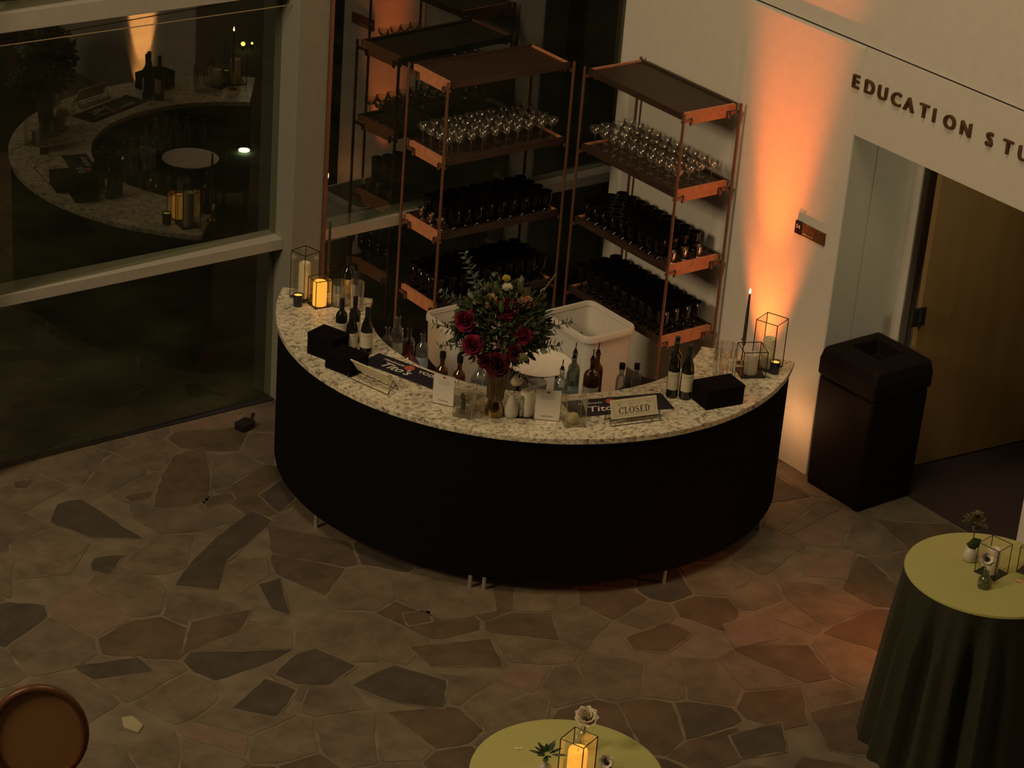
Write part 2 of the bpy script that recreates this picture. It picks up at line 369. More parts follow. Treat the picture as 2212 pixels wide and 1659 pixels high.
TRACED = [
 ('brown',[(-3.60,-0.40),(-3.37,-0.39),(-3.50,-0.71),(-3.72,-1.06),(-3.89,-1.06),(-4.07,-0.96),(-3.86,-0.66)]),
 ('dark',[(-4.58,-0.62),(-4.41,-0.63),(-4.35,-1.09),(-4.32,-1.28),(-4.60,-1.09),(-4.73,-0.81)]),
 ('dark',[(-3.54,-1.30),(-3.49,-1.47),(-4.01,-1.78),(-4.23,-2.04),(-4.44,-1.88),(-4.28,-1.73),(-3.90,-1.48)]),
 ('dark',[(-3.98,-2.11),(-3.83,-2.11),(-4.01,-2.51),(-4.07,-2.42)]),
 ('dark',[(-4.44,-3.02),(-4.20,-2.88),(-4.08,-2.90),(-3.97,-3.18),(-4.22,-3.27),(-4.38,-3.17)]),
 ('dark',[(-4.82,-3.19),(-4.50,-3.03),(-4.40,-3.22),(-4.65,-3.40)]),
 ('dark',[(-4.12,-3.33),(-3.78,-3.28),(-3.61,-3.57),(-3.79,-3.80),(-4.02,-3.58)]),
 ('brown',[(-3.41,-2.83),(-3.25,-2.89),(-3.31,-3.00),(-3.47,-2.97)]),
 ('brown',[(-2.42,-3.73),(-2.07,-3.72),(-2.01,-3.90),(-2.30,-3.99),(-2.45,-3.86)]),
 ('brown',[(-4.56,-2.28),(-4.17,-2.34),(-4.36,-2.52),(-4.77,-2.56)]),
 ('dark',[(-4.70,-1.33),(-4.51,-1.40),(-4.71,-1.56),(-4.79,-1.47)]),
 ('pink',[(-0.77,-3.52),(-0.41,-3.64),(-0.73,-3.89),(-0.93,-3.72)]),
 ('brown',[(-2.00,-4.90),(-1.57,-4.97),(-1.56,-5.27),(-1.97,-5.45),(-2.16,-5.24)]),
 ('pale',[(-5.39,-2.95),(-5.32,-2.97),(-5.32,-3.09),(-5.38,-3.14),(-5.44,-3.06)]),
 ('brown',[(-3.73,-1.01),(-3.52,-1.02),(-3.55,-1.12),(-3.79,-1.14)]),
 ('brown',[(-4.69,-0.21),(-4.55,-0.25),(-4.64,-0.35),(-4.72,-0.31)]),
 ('brown',[(-4.17,-0.74),(-3.96,-0.76),(-4.02,-0.84),(-4.16,-0.82)]),
 ('tan',[(-3.19,-2.41),(-2.74,-2.81),(-2.90,-3.08),(-3.24,-3.02),(-3.36,-2.70)]),
 ('tan',[(-5.07,-0.95),(-4.72,-0.88),(-4.64,-1.16),(-4.91,-1.43),(-5.20,-1.33)]),
 ('dark',[(-2.56,-4.84),(-2.20,-4.89),(-2.38,-5.13),(-2.65,-5.05)]),
 ('brown',[(-3.60,-3.16),(-3.12,-3.33),(-3.23,-3.62),(-3.60,-3.40)]),
 ('dark',[(-3.39,-1.14),(-3.10,-1.01),(-3.21,-1.31),(-3.41,-1.41)]),
 ('dark',[(-5.37,-2.37),(-5.00,-2.47),(-5.01,-2.64),(-5.35,-2.55)]),
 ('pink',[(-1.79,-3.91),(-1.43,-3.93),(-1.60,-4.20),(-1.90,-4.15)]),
 ('tan',[(-3.39,-3.92),(-3.14,-3.95),(-3.31,-4.13),(-3.74,-4.14),(-3.71,-4.05)]),
]
FM = {'mortar': 0, 'tan': 1, 'grey': 2, 'brown': 3, 'dark': 4, 'pink': 5, 'pale': 6}
floor_mats = [mat('mortar', (0.165, 0.135, 0.088), 0.9, var=0.25, scale=6),
              mat('tan_flagstone', (0.150, 0.118, 0.074), 0.75, var=0.4, scale=4, bump=0.25),
              mat('grey_flagstone', (0.134, 0.107, 0.070), 0.75, var=0.4, scale=4, bump=0.25),
              mat('brown_flagstone', (0.100, 0.070, 0.040), 0.75, var=0.4, scale=4, bump=0.25),
              mat('dark_flagstone', (0.068, 0.055, 0.038), 0.7, var=0.35, scale=5, bump=0.25),
              mat('pink_lit_flagstone', (0.18, 0.125, 0.09), 0.75, var=0.2, scale=7, bump=0.25),  # pinkish tone of the light on the right-hand floor, painted into the stone
              mat('pale_flagstone', (0.36, 0.31, 0.19), 0.75, var=0.1, scale=7)]
fl = MB()
X0, X1, Y0, Y1 = -9.5, 0.42, -8.5, 0.0
fl.box(X0 - 6, X1, Y0 - 8, Y1 + 0.05, -0.15, 0.0, 0)
rnd = random.Random(11)
seeds = []
st = 0.37
for i in range(int((X1 - X0) / st) + 2):
    for j in range(int((Y1 - Y0) / st) + 2):
        if rnd.random() < 0.12: continue
        seeds.append((X0 + (i + rnd.uniform(-.48, .48)) * st, Y0 + (j + rnd.uniform(-.48, .48)) * st, rnd.uniform(0, .02)))
def inside(p, poly):
    c = False
    for i in range(len(poly)):
        a = poly[i]; b = poly[i - 1]
        if (a[1] > p[1]) != (b[1] > p[1]) and p[0] < (b[0] - a[0]) * (p[1] - a[1]) / (b[1] - a[1]) + a[0]: c = not c
    return c
random.seed(3)
for i, (sx, sy, w) in enumerate(seeds):
    poly = [(max(X0, sx - .8), max(Y0, sy - .8)), (min(X1, sx + .8), max(Y0, sy - .8)), (min(X1, sx + .8), min(Y1, sy + .8)), (max(X0, sx - .8), min(Y1, sy + .8))]
    for j, (tx, ty, w2) in enumerate(seeds):
        if i == j or abs(tx - sx) > 1.3 or abs(ty - sy) > 1.3: continue
        f = .5 + (w - w2) * 2
        poly = clip(poly, sx + (tx - sx) * f, sy + (ty - sy) * f, tx - sx, ty - sy)
        if len(poly) < 3: break
    if len(poly) < 3: continue
    if abs(area_c(poly)[0]) < 0.004: continue
    if any(inside((sx, sy), q) for _, q in TRACED): continue
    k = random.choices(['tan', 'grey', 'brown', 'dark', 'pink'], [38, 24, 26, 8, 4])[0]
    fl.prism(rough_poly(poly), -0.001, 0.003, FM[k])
for k, q in TRACED:
    fl.prism(rough_poly(q, shrink=-0.011, amp=0.004), -0.001, 0.0042, 0)
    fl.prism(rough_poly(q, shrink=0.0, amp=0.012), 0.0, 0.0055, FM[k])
struct('floor', fl, floor_mats)
struct('floor', MB().box(0.42, 5, -9, 0.6, -0.15, 0.0), M_carpet)

# ---------------------------------------------------------------- walls, fascia, recess, door
w = MB(); w.box(0, 0.25, -2.72, -0.37, 0, 3.06)
wr = struct('wall_right', w, M_wall, bevel=0.012)
struct('wall_return', MB().box(0.25, 0.62, -2.72, -2.50, 0, 3.06), M_wall)
struct('wall_lintel', MB().box(0, 0.9, -4.572, -2.721, 2.48, 3.06), M_wall)
struct('wall_front', MB().box(0, 0.9, -9, -4.573, 0, 3.06), M_wall)
struct('wall_upper', MB().box(0.022, 0.9, -9, -0.37, 3.072, 6.2), M_wall)
struct('trim_1', MB().box(0.03, 0.85, -9, -0.37, 3.0601, 3.0719), M_reveal)
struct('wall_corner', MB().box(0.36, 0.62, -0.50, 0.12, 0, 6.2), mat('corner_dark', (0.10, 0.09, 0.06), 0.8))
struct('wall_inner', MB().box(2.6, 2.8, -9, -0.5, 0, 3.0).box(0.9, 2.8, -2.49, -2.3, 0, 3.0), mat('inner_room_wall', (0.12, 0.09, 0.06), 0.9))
struct('ceiling_inner', MB().box(0.9, 2.8, -9, -2.3, 2.9, 3.0), M_wall)
jb = MB()
jb.box(0.62, 0.70, -2.80, -2.50, 0, 2.479).box(0.71, 0.78, -2.76, -2.50, 0, 2.479).box(0.79, 0.90, -2.80, -2.50, 0, 2.479)
struct('trim_2', jb, mat('jamb_paint', (0.60, 0.58, 0.50), 0.7, var=0.03), bevel=0.006)
# open door leaf, standing square to the wall inside the recess
dr = MB(); dr.box(0, 1.25, -0.045, 0, 0.012, 2.40)
do = dr.build('door_1', M_door, bevel=0.003); do.location = (0.62, -2.925, 0); do.rotation_euler = (0, 0, math.radians(-6.3)); do['kind'] = 'structure'
h = MB(); h.box(-0.075, 0.035, -0.062, -0.046, 1.11, 1.24); h.bar((-0.02, -0.07, 1.10), (-0.02, -0.07, 1.25), 0.012)
h.build('hinge', M_hinge, do)

# ---------------------------------------------------------------- glazing
SK = math.tan(math.radians(2.4))        # the glazing units sit slightly askew in their deep frames
for n, (x0, x1, yc) in enumerate([(-4.86, -2.571, 0.006), (-2.329, 0.355, 0.014), (-9.0, -5.0, 0.0)]):
    for m_i, (z0, z1) in enumerate([(0, 1.17), (1.24, 2.98), (3.09, 6.0)]):
        h_ = (x1 - x0) / 2 * SK if n < 2 else 0
        g = MB(); g.add([(x0, yc - h_, z0), (x1, yc + h_, z0), (x1, yc + h_, z1), (x0, yc - h_, z1)], [(0, 1, 2, 3)])
        struct('window_%d' % (n * 3 + m_i + 1), g, M_pane)
struct('trim_10', MB().box(-5.0, -4.861, -0.15, 0.12, 0, 6.0), M_frame)
struct('trim_3', MB().box(-9, -2.571, -0.045, 0.14, 1.165, 1.245), M_frame, bevel=0.004)
struct('trim_4', MB().box(-2.329, 0.355, -0.045, 0.14, 1.165, 1.245), M_frame, bevel=0.004)
struct('trim_5', MB().box(-9, -2.571, -0.07, 0.14, 2.975, 3.10), M_frame, bevel=0.004)
struct('trim_6', MB().box(-2.329, 0.355, -0.07, 0.14, 2.975, 3.10), M_frame, bevel=0.004)
struct('trim_7', MB().box(-2.57, -2.33, -0.15, 0.14, 0, 6.0), mat('mullion_paint', (0.25, 0.25, 0.20), 0.6, var=0.05), bevel=0.004)
struct('trim_8', MB().box(-2.329, -2.306, -0.165, -0.14, 0, 2.97), M_copper)
struct('trim_9', MB().bar((-9, -0.06, 2.895), (-2.571, -0.06, 2.895), 0.0035), mat('cable_steel', (0.45, 0.34, 0.18), 0.4, metal=0.3))
struct('baseboard_glass', MB().box(-9, 0.355, -0.002, 0.05, 0.0, 0.010), M_reveal)

# ---------------------------------------------------------------- outside patio seen through the glass
struct('floor_patio', MB().box(-14, 8, 0.05, 16, -0.2, -0.02), M_patio)
def ring(mb, cx, cy, r0, r1, z0, z1, a0, a1, n=40, mi=0):
    for k in range(n):
        t0 = math.radians(a0 + (a1 - a0) * k / n); t1 = math.radians(a0 + (a1 - a0) * (k + 1) / n)
        P = [(cx + r * math.cos(t), cy + r * math.sin(t)) for r, t in ((r0, t0), (r1, t0), (r1, t1), (r0, t1))]
        mb.prism(P, z0, z1, mi)
    return mb
o = MB().lathe([(0.05, 0), (0.05, 0.01), (0.001, 0.014)], n=20).build('ground_light', M_ground, smooth=True)
o.location = (-0.21, 4.33, 0.0); tag(o, 'bright greenish white round ground light outside the window', 'light')
for k, (x, y) in enumerate([(1.24, 6.76), (1.33, 6.74)]):
    t = thing('path_light', ['larger yellow path light far outside in the dark', 'tiny yellow path light right of the larger one'][k], 'light', (x, y, -0.02))
    MB().bar((0, 0, 0), (0, 0, .05), .008).build('stake', M_wire, t); MB().ball((0, 0, .07), .022 - .010 * k).build('bulb', M_bulb, t)

# ---------------------------------------------------------------- lettering, plaque
let = [('E', -2.655), ('D', -2.765), ('U', -2.885), ('C', -3.005), ('A', -3.12), ('T', -3.255), ('I', -3.365), ('O', -3.46), ('N', -3.60), ('S', -3.815), ('T', -3.955), ('U', -4.075)]
t = thing('lettering', 'raised bronze letters reading EDUCATION STU on the white lintel', 'sign', (0, -3.4, 2.79))
for i, (c, y) in enumerate(let):
    text_mesh(c, 0.124, M_bronze, 'letter', t, frame_m((-0.012, y + 3.4, -0.004), (0, -1, 0), (0, 0, 1)), depth=0.010, offset=0.0008)
t = thing('room_sign', 'bronze room sign with black numbered square on the wall beside the orange beam', 'sign', (0, -2.46, 1.66))
MB().box(-0.012, -0.0005, -0.142, 0.10, 0, 0.089).build('plate', M_plaque, t, bevel=0.002)
MB().box(-0.016, -0.0005, 0.075, 0.137, 0.0, 0.089).build('number_square', mat('sign_black', (0.02, 0.012, 0.012), 0.4), t, bevel=0.001)
text_mesh('54', 0.040, M_print, 'number', t, frame_m((-0.0165, 0.127, 0.040), (0, -1, 0), (0, 0, 1)), depth=0.0006)
b = MB()
for k in range(6): b.box(-0.0135, -0.0119, 0.045 - k * .016, 0.052 - k * .016 + (0.006 if k < 2 else 0), 0.016, 0.022)
b.build('raised_dots', M_print, t)

# ---------------------------------------------------------------- litter bin
t = thing('litter_bin', 'tall dark brown square litter bin with open hooded top beside the doorway', 'bin', (0.195, -3.03, 0))
def frustum(mb, a, z0, b_, z1, mi=0):
    mb.add([(-a,-a,z0),(a,-a,z0),(a,a,z0),(-a,a,z0),(-b_,-b_,z1),(b_,-b_,z1),(b_,b_,z1),(-b_,b_,z1)],
           [(0,3,2,1),(4,5,6,7),(0,1,5,4),(1,2,6,5),(2,3,7,6),(3,0,4,7)], mi); return mb
frustum(MB(), .250, 0.0, .258, .815).build('body', M_trash, t, bevel=.02)
hd = MB(); A, B = .268, .250
vs = []
for a, z in ((.260, .818), (A, .835), (A, .94), (B, 1.02), (.18, 1.052), (.125, 1.055), (.115, .93)):
    vs += [(-a,-a,z),(a,-a,z),(a,a,z),(-a,a,z)]
fs = [(0, 3, 2, 1)]
for i in range(6):
    for k in range(4): fs.append((i*4+k, i*4+(k+1)%4, i*4+4+(k+1)%4, i*4+4+k))
fs.append((24, 25, 26, 27)); hd.add(vs, fs); hd.build('hood', M_trash, t, bevel=.015)

# ---------------------------------------------------------------- shelf units with glassware
def shelf_unit(label, loc, rz, L, D):
    """local: x along the length 0..L, y depth 0..D"""
    t = thing('shelf_unit', label, 'shelf', loc, rz, None)
    for x in (0, L):
        for y in (0, D): MB().bar((x, y, 0), (x, y, 2.37), .0105, 10).build('post', M_copper, t, smooth=True)
    for z in (0.73, 1.265, 1.81, 2.36):
        s = MB(); s.box(0.045, L - .045, 0.012, D - .012, z - .030, z - .008)
        s.box(0.03, L - .03, 0.005, 0.03, z - .040, z + .004).box(0.03, L - .03, D - .03, D - .005, z - .040, z + .004)
        board = s.build('shelf_board', M_wood, t)
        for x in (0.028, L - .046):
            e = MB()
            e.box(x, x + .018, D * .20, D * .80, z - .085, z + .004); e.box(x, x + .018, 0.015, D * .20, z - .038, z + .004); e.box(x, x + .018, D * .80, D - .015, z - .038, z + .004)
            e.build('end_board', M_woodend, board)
        for x in (0.012, L - .026):
            for y0, y1, yt in ((0, D * .17, D * .17), (D, D * .83, D * .83)):
                k = MB(); a, b_ = min(y0, y1), max(y0, y1)
                k.box(x, x + .014, a, b_, z - .062, z - .043); k.box(x, x + .014, yt - .008, yt + .008, z - .088, z - .043)
                k.build('bracket', M_copper, board)
    return t
LA, DA = 1.07, 0.46
shelf_unit('copper and walnut shelf unit standing along the window', (-1.62, -0.53, 0), 0, LA, DA)
shelf_unit('copper and walnut shelf unit standing along the white wall', (-0.05, -1.71, 0), PI / 2, 1.06, 0.50)
# map unit-local (u along length from the near end, v from the front edge) to world
def onA(u, v): return (-1.62 + u, -0.53 + v)
def onB(u, v): return (-0.55 + v, -1.71 + u)

coupe = thing('coupe_glass', 'clear stemmed coupe glass on the second shelf by the window', 'glass', (0, 0, 0), 0, 'coupe glasses on the window shelf unit')
MB().lathe([(0.030, 0), (0.030, .002), (0.006, .006), (0.0035, .012), (0.0035, .085), (0.010, .092), (0.034, .108), (0.043, .128), (0.044, .148), (0.0425, .148), (0.041, .129), (0.030, .110), (0.002, .097)], n=14).build('bowl', M_coupe, coupe, smooth=True)
goblet = thing('dark_goblet', 'black stemmed goblet', 'goblet', (0, 0, 0), 0, 'x')
MB().lathe([(0.034, 0), (0.034, .004), (0.008, .010), (0.006, .055), (0.022, .070), (0.046, .105), (0.047, .185), (0.043, .188), (0.040, .110), (0.004, .080)], n=12).build('bowl', M_goblet, goblet, smooth=True)
low = thing('dark_tumbler', 'black footed tumbler', 'tumbler', (0, 0, 0), 0, 'x')
MB().lathe([(0.033, 0), (0.033, .004), (0.020, .018), (0.036, .045), (0.047, .085), (0.046, .145), (0.042, .145), (0.040, .06), (0.004, .03)], n=12).build('bowl', M_goblet, low, smooth=True)
cup = thing('silver_cup', 'small silver cup', 'cup', (0, 0, 0), 0, 'x')
MB().lathe([(0.024, 0), (0.024, .005), (0.021, .008), (0.030, .080), (0.032, .085), (0.029, .084), (0.019, .012), (0.001, .010)], n=14).build('body', M_silver, cup, smooth=True)
for o in (coupe, goblet, low, cup): remember(o)
ORD = ['first', 'second', 'third', 'fourth', 'fifth', 'sixth', 'seventh', 'eighth', 'ninth', 'tenth']
first = {}
rj = random.Random(21)
def put(proto, x, y, z, label, group):
    x += rj.uniform(-.006, .006); y += rj.uniform(-.006, .006)
    if proto.name not in first:
        first[proto.name] = 1; proto.location = (x, y, z); proto['label'] = label; proto['group'] = group; return proto
    return dup(proto, (x, y, z), rj.uniform(0, 6), label, group)
for unit, f, where in (('A', onA, 'shelf unit by window'), ('B', onB, 'shelf unit by white wall')):
    ncol = 10
    for i in range(ncol):
        u = 0.085 + i * 0.0985
        for j in range(4):
            v = 0.075 + j * 0.100
            row = ['front row', 'second row', 'third row', 'rear row'][j]
            pos = row + ', ' + ORD[i] + ' from lit end, '
            x, y = f(u, v)
            put(coupe, x, y, 1.802, 'clear coupe glass, ' + pos + where, 'coupe glasses on the ' + where)
            x, y = f(u, v)
            if i == 0:
                if j < 3:
                    lab = ['front silver cup at the end of the third shelf', 'middle silver cup at the end of the third shelf', 'back silver cup at the end of the third shelf'][j]
                    put(cup, *f(u, 0.10 + j * .115), 1.257, lab + ', ' + where, 'silver cups on the ' + where)
            else:
                put(low, x, y, 1.257, 'black footed tumbler, ' + pos + where, 'black tumblers on the ' + where)
            put(goblet, *f(u, v), 0.722, 'black stemmed goblet, ' + pos + where, 'black goblets on the ' + where)

# ---------------------------------------------------------------- the bar
BC = (-1.625, -1.676)
A0, A1 = 134.5, 310.2
bar = thing('curved_bar', 'half round bar wrapped in black cloth with a speckled granite counter', 'bar', (BC[0], BC[1], 0))
def arc_band(r0, r1, z0, z1, a0, a1, n=72):
    mb = MB(); vs = []; fs = []
    for k in range(n + 1):
        tt = math.radians(a0 + (a1 - a0) * k / n)
        for r, z in ((r0, z0), (r1, z0), (r1, z1), (r0, z1)): vs.append((r * math.cos(tt), r * math.sin(tt), z))
    for k in range(n):
        for q in range(4): fs.append((k*4+q, k*4+(q+1)%4, k*4+4+(q+1)%4, k*4+4+q))
    fs += [(3, 2, 1, 0), (n*4, n*4+1, n*4+2, n*4+3)]
    mb.add(vs, fs); return mb
arc_band(1.098, 1.708, 1.062, 1.10, A0, A1, 90).build('countertop', M_granite, bar, bevel=0.004)
arc_band(1.655, 1.688, 0.10, 1.061, A0 + 1, A1 - 1, 90).build('front_panel', M_black, bar)
arc_band(1.10, 1.12, 0.62, 1.061, A0 + 1, A1 - 1, 60).build('inner_apron', M_blackpl, bar)
ep = MB()
for a in (A0 + 1.2, A1 - 1.2):
    tt = math.radians(a); c, s_ = math.cos(tt), math.sin(tt); nx, ny = -s_ * .012, c * .012
    P = [(r * c + q * nx, r * s_ + q * ny) for r, q in ((1.12, -1), (1.655, -1), (1.655, 1), (1.12, 1))]
    ep.prism(P, 0.10, 1.061)
ep.build('end_panel', M_black, bar)
arc_band(0.72, 1.098, 0.835, 0.865, A0 + 12, A1 - 8, 60).build('inner_shelf', M_blackpl, bar)
for a in (150, 180.2, 221.4, 224.4, 264.5, 300):
    tt = math.radians(a)
    MB().bar((1.672 * math.cos(tt), 1.672 * math.sin(tt), 0), (1.672 * math.cos(tt), 1.672 * math.sin(tt), .10), .0135, 8).build('foot', M_steel, bar, smooth=True)
for a in (150, 205, 250, 298):
    tt = math.radians(a)
    MB().bar((0.78 * math.cos(tt), 0.78 * math.sin(tt), 0), (0.78 * math.cos(tt), 0.78 * math.sin(tt), .835), .018, 8).build('inner_leg', M_blackpl, bar, smooth=True)

# bus tubs behind the bar
def tub(label, x0, x1, y0, y1, z1):
    cx, cy = (x0 + x1) / 2, (y0 + y1) / 2; a, b_ = (x1 - x0) / 2, (y1 - y0) / 2
    t = thing('ice_bin', label, 'bin', (cx, cy, 0))
    def rr(a, b_, r, n=5):
        P = []
        for sx, sy, t0 in ((1, 1, 0), (-1, 1, 90), (-1, -1, 180), (1, -1, 270)):
            for k in range(n + 1):
                q = math.radians(t0 + 90 * k / n); P.append((sx * (a - r) + r * math.cos(q), sy * (b_ - r) + r * math.sin(q)))
        return P
    def loft(rings, mb, cap=True):
        n = len(rings[0][0]); vs = []
        for P, z in rings: vs += [(x, y, z) for x, y in P]
        fs = [(i*n+k, i*n+(k+1)%n, i*n+n+(k+1)%n, i*n+n+k) for i in range(len(rings)-1) for k in range(n)]
        mb.add(vs, fs + ([tuple(range(n))[::-1], tuple((len(rings)-1)*n+k for k in range(n))] if cap else []))
        return mb
    s = .90
    loft([(rr(a*.84, b_*.84, .05), 0), (rr(a*.93, b_*.93, .055), z1 - .05), (rr(a*.91, b_*.91, .05), z1 - .01), (rr(a*.80, b_*.80, .05), .12)], MB()).build('tub', M_bin, t, smooth=True)
    loft([(rr(a*.935, b_*.935, .055), z1 - .055), (rr(a, b_, .07), z1 - .045), (rr(a, b_, .07), z1 - .012), (rr(a*.97, b_*.97, .06), z1), (rr(a*.90, b_*.90, .05), z1 - .002), (rr(a*.89, b_*.89, .05), z1 - .03)], MB(), False).build('rim', M_bin, t, smooth=True)
    return t
tub('white plastic bin behind the bar, left one, partly hidden by flowers', -1.83, -1.40, -1.08, -0.68, 0.80)
tub('white plastic bin behind the bar, right one, standing near the wall', -1.09, -0.64, -1.58, -1.05, 0.80)
o = MB().bar((0, 0, 0), (.012, .01, .22), .012, 8).bar((.012, .01, .22), (.016, .012, .27), .006, 6).build('bottle_in_bin', M_smoke, smooth=True)
o.name = 'green_bottle'; o.location = (-0.86, -1.22, 0.42); tag(o, 'slim green bottle standing inside the right white bin', 'bottle')
_g = [q for q in bpy.data.objects if q.name == 'green_bottle'][0]; _g.location = (-0.88, -1.25, 0.12); _g.scale = (1.6, 1.6, 2.0)

t = thing('round_tray', 'large round steel tray on a black stand behind the bar', 'tray', (-1.84, -2.00, 0))
MB().lathe([(0.001, .958), (0.165, .958), (0.185, .968), (0.215, .978), (0.215, .973), (0.185, .955), (0.001, .950)], n=48).build('tray_plate', mat('pale_tray', (0.80, 0.74, 0.62), 0.5, var=0.05), t, smooth=True)
b = MB()
for k in range(4):
    q = PI / 4 + k * PI / 2; b.bar((.15 * math.cos(q), .15 * math.sin(q), 0), (.12 * math.cos(q), .12 * math.sin(q), .948), .012)
ring(b, 0, 0, .11, .14, .930, .948, 0, 360, 20); b.build('stand', M_wire, t)

# ---------------------------------------------------------------- bottles
def wine(label, x, y, h=.30, burg=False, lab_rot=0, group=None, z=1.10, glass=None):
    t = thing('wine_bottle', label, 'wine bottle', (x, y, z), lab_rot, group); s = h / .30
    if burg: pr = [(0.038, 0), (0.040, .008), (0.040, .152), (0.034, .187), (0.020, .225), (0.0145, .245), (0.0145, .29), (0.016, .292), (0.016, .30), (0.001, .30)]
    else: pr = [(0.036, 0), (0.0375, .008), (0.0375, .185), (0.032, .205), (0.018, .222), (0.0145, .235), (0.0145, .29), (0.016, .292), (0.016, .30), (0.001, .30)]
    MB().lathe([(r, q * s) for r, q in pr], n=20).build('glass_body', glass or M_wine, t, smooth=True)
    MB().lathe([(0.0158, (.245) * s), (0.0162, .301 * s), (0.001, .3015 * s)], n=14).build('foil', M_foil, t, smooth=True)
    r = .0408 if burg else .0383
    lb = MB(); vs = []; fs = []; n = 16
    for k in range(n + 1):
        q = math.radians(-78 + 156 * k / n) - PI / 2 - .55
        vs += [(r * math.cos(q), r * math.sin(q), .048 * s), (r * math.cos(q), r * math.sin(q), .148 * s)]
    for k in range(n): fs.append((2*k, 2*k+2, 2*k+3, 2*k+1))
    lb.add(vs, fs); lo = lb.build('label', M_label, t, smooth=True)
    ln = MB(); vs = []; fs = []; r += .0004
    for k in range(9):
        q = math.radians(-40 + 80 * k / 8) - PI / 2 - .55
        vs += [(r * math.cos(q), r * math.sin(q), .128 * s), (r * math.cos(q), r * math.sin(q), .132 * s)]
    for k in range(8): fs.append((2*k, 2*k+2, 2*k+3, 2*k+1))
    ln.add(vs, fs); ln.build('label_line', M_greyp, lo)
    return t
GL = 'wine bottles at the left end of the counter'; GR = 'wine bottles by the right black box'
wine('dark wine bottle with square shoulders, leftmost of the four on the counter', -2.965, -1.375, .305, False, 0, GL)
wine('dark wine bottle at the back of the left group of four', -2.885, -1.405, .315, False, .1, GL)
wine('reddish brown wine bottle at the front of the left group of four', -2.985, -1.525, .30, True, 0, GL)
wine('dark purple topped wine bottle, rightmost of the left group of four', -2.905, -1.575, .31, True, 0, GL)
wine('wine bottle with its label turned left, behind the right pair', -1.503, -2.918, .36, False, -1.0, GR)
wine('tall dark wine bottle just left of the sloping shouldered one, right pair', -1.572, -2.99, .365, False, .1, GR)
wine('sloping shouldered dark wine bottle nearest the right black box', -1.512, -3.05, .36, True, .2, GR)

def spirit(label, x, y, kind, h=.30, z=.865, glass=None, lab=None, text=None, pour=True, rot=0, r=.040):
    t = thing('liquor_bottle', label, 'bottle', (x, y, z), rot, 'liquor bottles behind the bar')
    s = h / .30
    if kind == 'round': pr = [(0.040, 0), (0.062, .02), (0.075, .07), (0.066, .125), (0.030, .16), (0.017, .185), (0.015, .25), (0.018, .252), (0.018, .262), (0.001, .262)]
    elif kind == 'jug': pr = [(r, 0), (r * 1.03, .01), (r * 1.03, .15), (r * .9, .18), (r * .5, .215), (.016, .24), (.015, .285), (.019, .287), (.019, .30), (.001, .30)]
    else: pr = [(r * .95, 0), (r, .01), (r, .19), (r * .85, .212), (.017, .232), (.0145, .245), (.0145, .285), (.018, .287), (.018, .30), (.001, .30)]
    MB().lathe([(a, b_ * s) for a, b_ in pr], n=18).build('glass_body', glass or M_clearbot, t, smooth=True)
    top = pr[-1][1] * s
    if pour:
        MB().bar((0, 0, top), (0, 0, top + .018), .012, 10).bar((0, 0, top + .018), (.006, .004, top + .065), .0035, 6).build('pourer', M_wire, t)
    else:
        MB().bar((0, 0, top), (0, 0, top + .035), .020, 12).build('cap', M_blackpl, t)
    if lab:
        q = MB(); R = (pr[2][0]) + .0012
        q.lathe([(R, .05 * s), (R, .13 * s)], n=18); q.f = q.f[:-2]; q.mi = q.mi[:-2]
        q.build('label', lab, t, smooth=True)
    if text:
        R = pr[2][0] + .002
        text_mesh(text, .032, M_ink, 'label_text', t, frame_m((-R * .82 - .012, -R * .82 + .016, .07), (.75, -.66, 0), (0, 0, 1)), depth=.0004)
    return t
spirit('tall clear liquor bottle with pourer, tallest of the left cluster', -2.50, -1.34, 'std', .31, lab=M_whitelab)
spirit('clear liquor bottle with pourer at the far left behind the counter', -2.60, -1.37, 'std', .27, lab=M_whitelab)
spirit('green tinted liquor bottle with pourer in the left cluster', -2.50, -1.47, 'std', .28, glass=M_smoke)
spirit('clear liquor bottle with a pale blue label, left cluster', -2.47, -1.58, 'std', .28, lab=M_bluelab)
spirit('squat round bottle of red liquor in the left cluster', -2.56, -1.55, 'round', .24, glass=M_redliq)
spirit('black capped bottle just behind the left bar mat', -2.545, -1.905, 'std', .265, glass=M_amber, pour=False)
spirit('black capped amber bottle next to the left acrylic sign', -2.475, -1.995, 'std', .255, glass=M_amber, pour=False, lab=M_whitelab)
spirit('wide clear jug with a blue grey label left of the flower vase', -2.38, -2.085, 'jug', .28, lab=M_bluelab, pour=False, r=.056)
spirit('clear bottle with a pale cyan label just behind the flower vase', -2.28, -2.14, 'jug', .27, lab=M_cyanlab, pour=False, r=.046)
spirit('clear bottle with lettered silver label among the right cluster', -1.885, -2.40, 'std', .32, lab=M_bluelab, text='TITO', r=.042)
spirit('dark tinted bottle with pourer at the back of the right cluster', -1.83, -2.34, 'std', .32, glass=M_smoke)
spirit('amber whiskey bottle with pourer, largest of the right cluster', -1.79, -2.47, 'std', .32, glass=M_amber, lab=M_whitelab, r=.050)
spirit('brown bottle with pourer, rightmost of the right cluster', -1.70, -2.41, 'std', .32, glass=M_amber)
spirit('short clear bottle with a cyan label, left front of the right cluster', -1.975, -2.40, 'std', .26, lab=M_cyanlab, r=.045)
spirit('small clear water bottle behind the counter right of the bins', -1.545, -2.475, 'std', .20, pour=False, r=.032)
spirit('short white capped bottle behind the counter under the wall shelves', -1.405, -2.46, 'std', .16, pour=False, r=.03)
o = MB().box(-.10, .10, -.045, .045, 0, .10).build('bar_caddy', M_blackpl, bevel=.006); o.location = (-2.12, -2.36, .865); o.rotation_euler = (0, 0, -.55); tag(o, 'low black caddy behind the counter right of the flower vase', 'caddy')
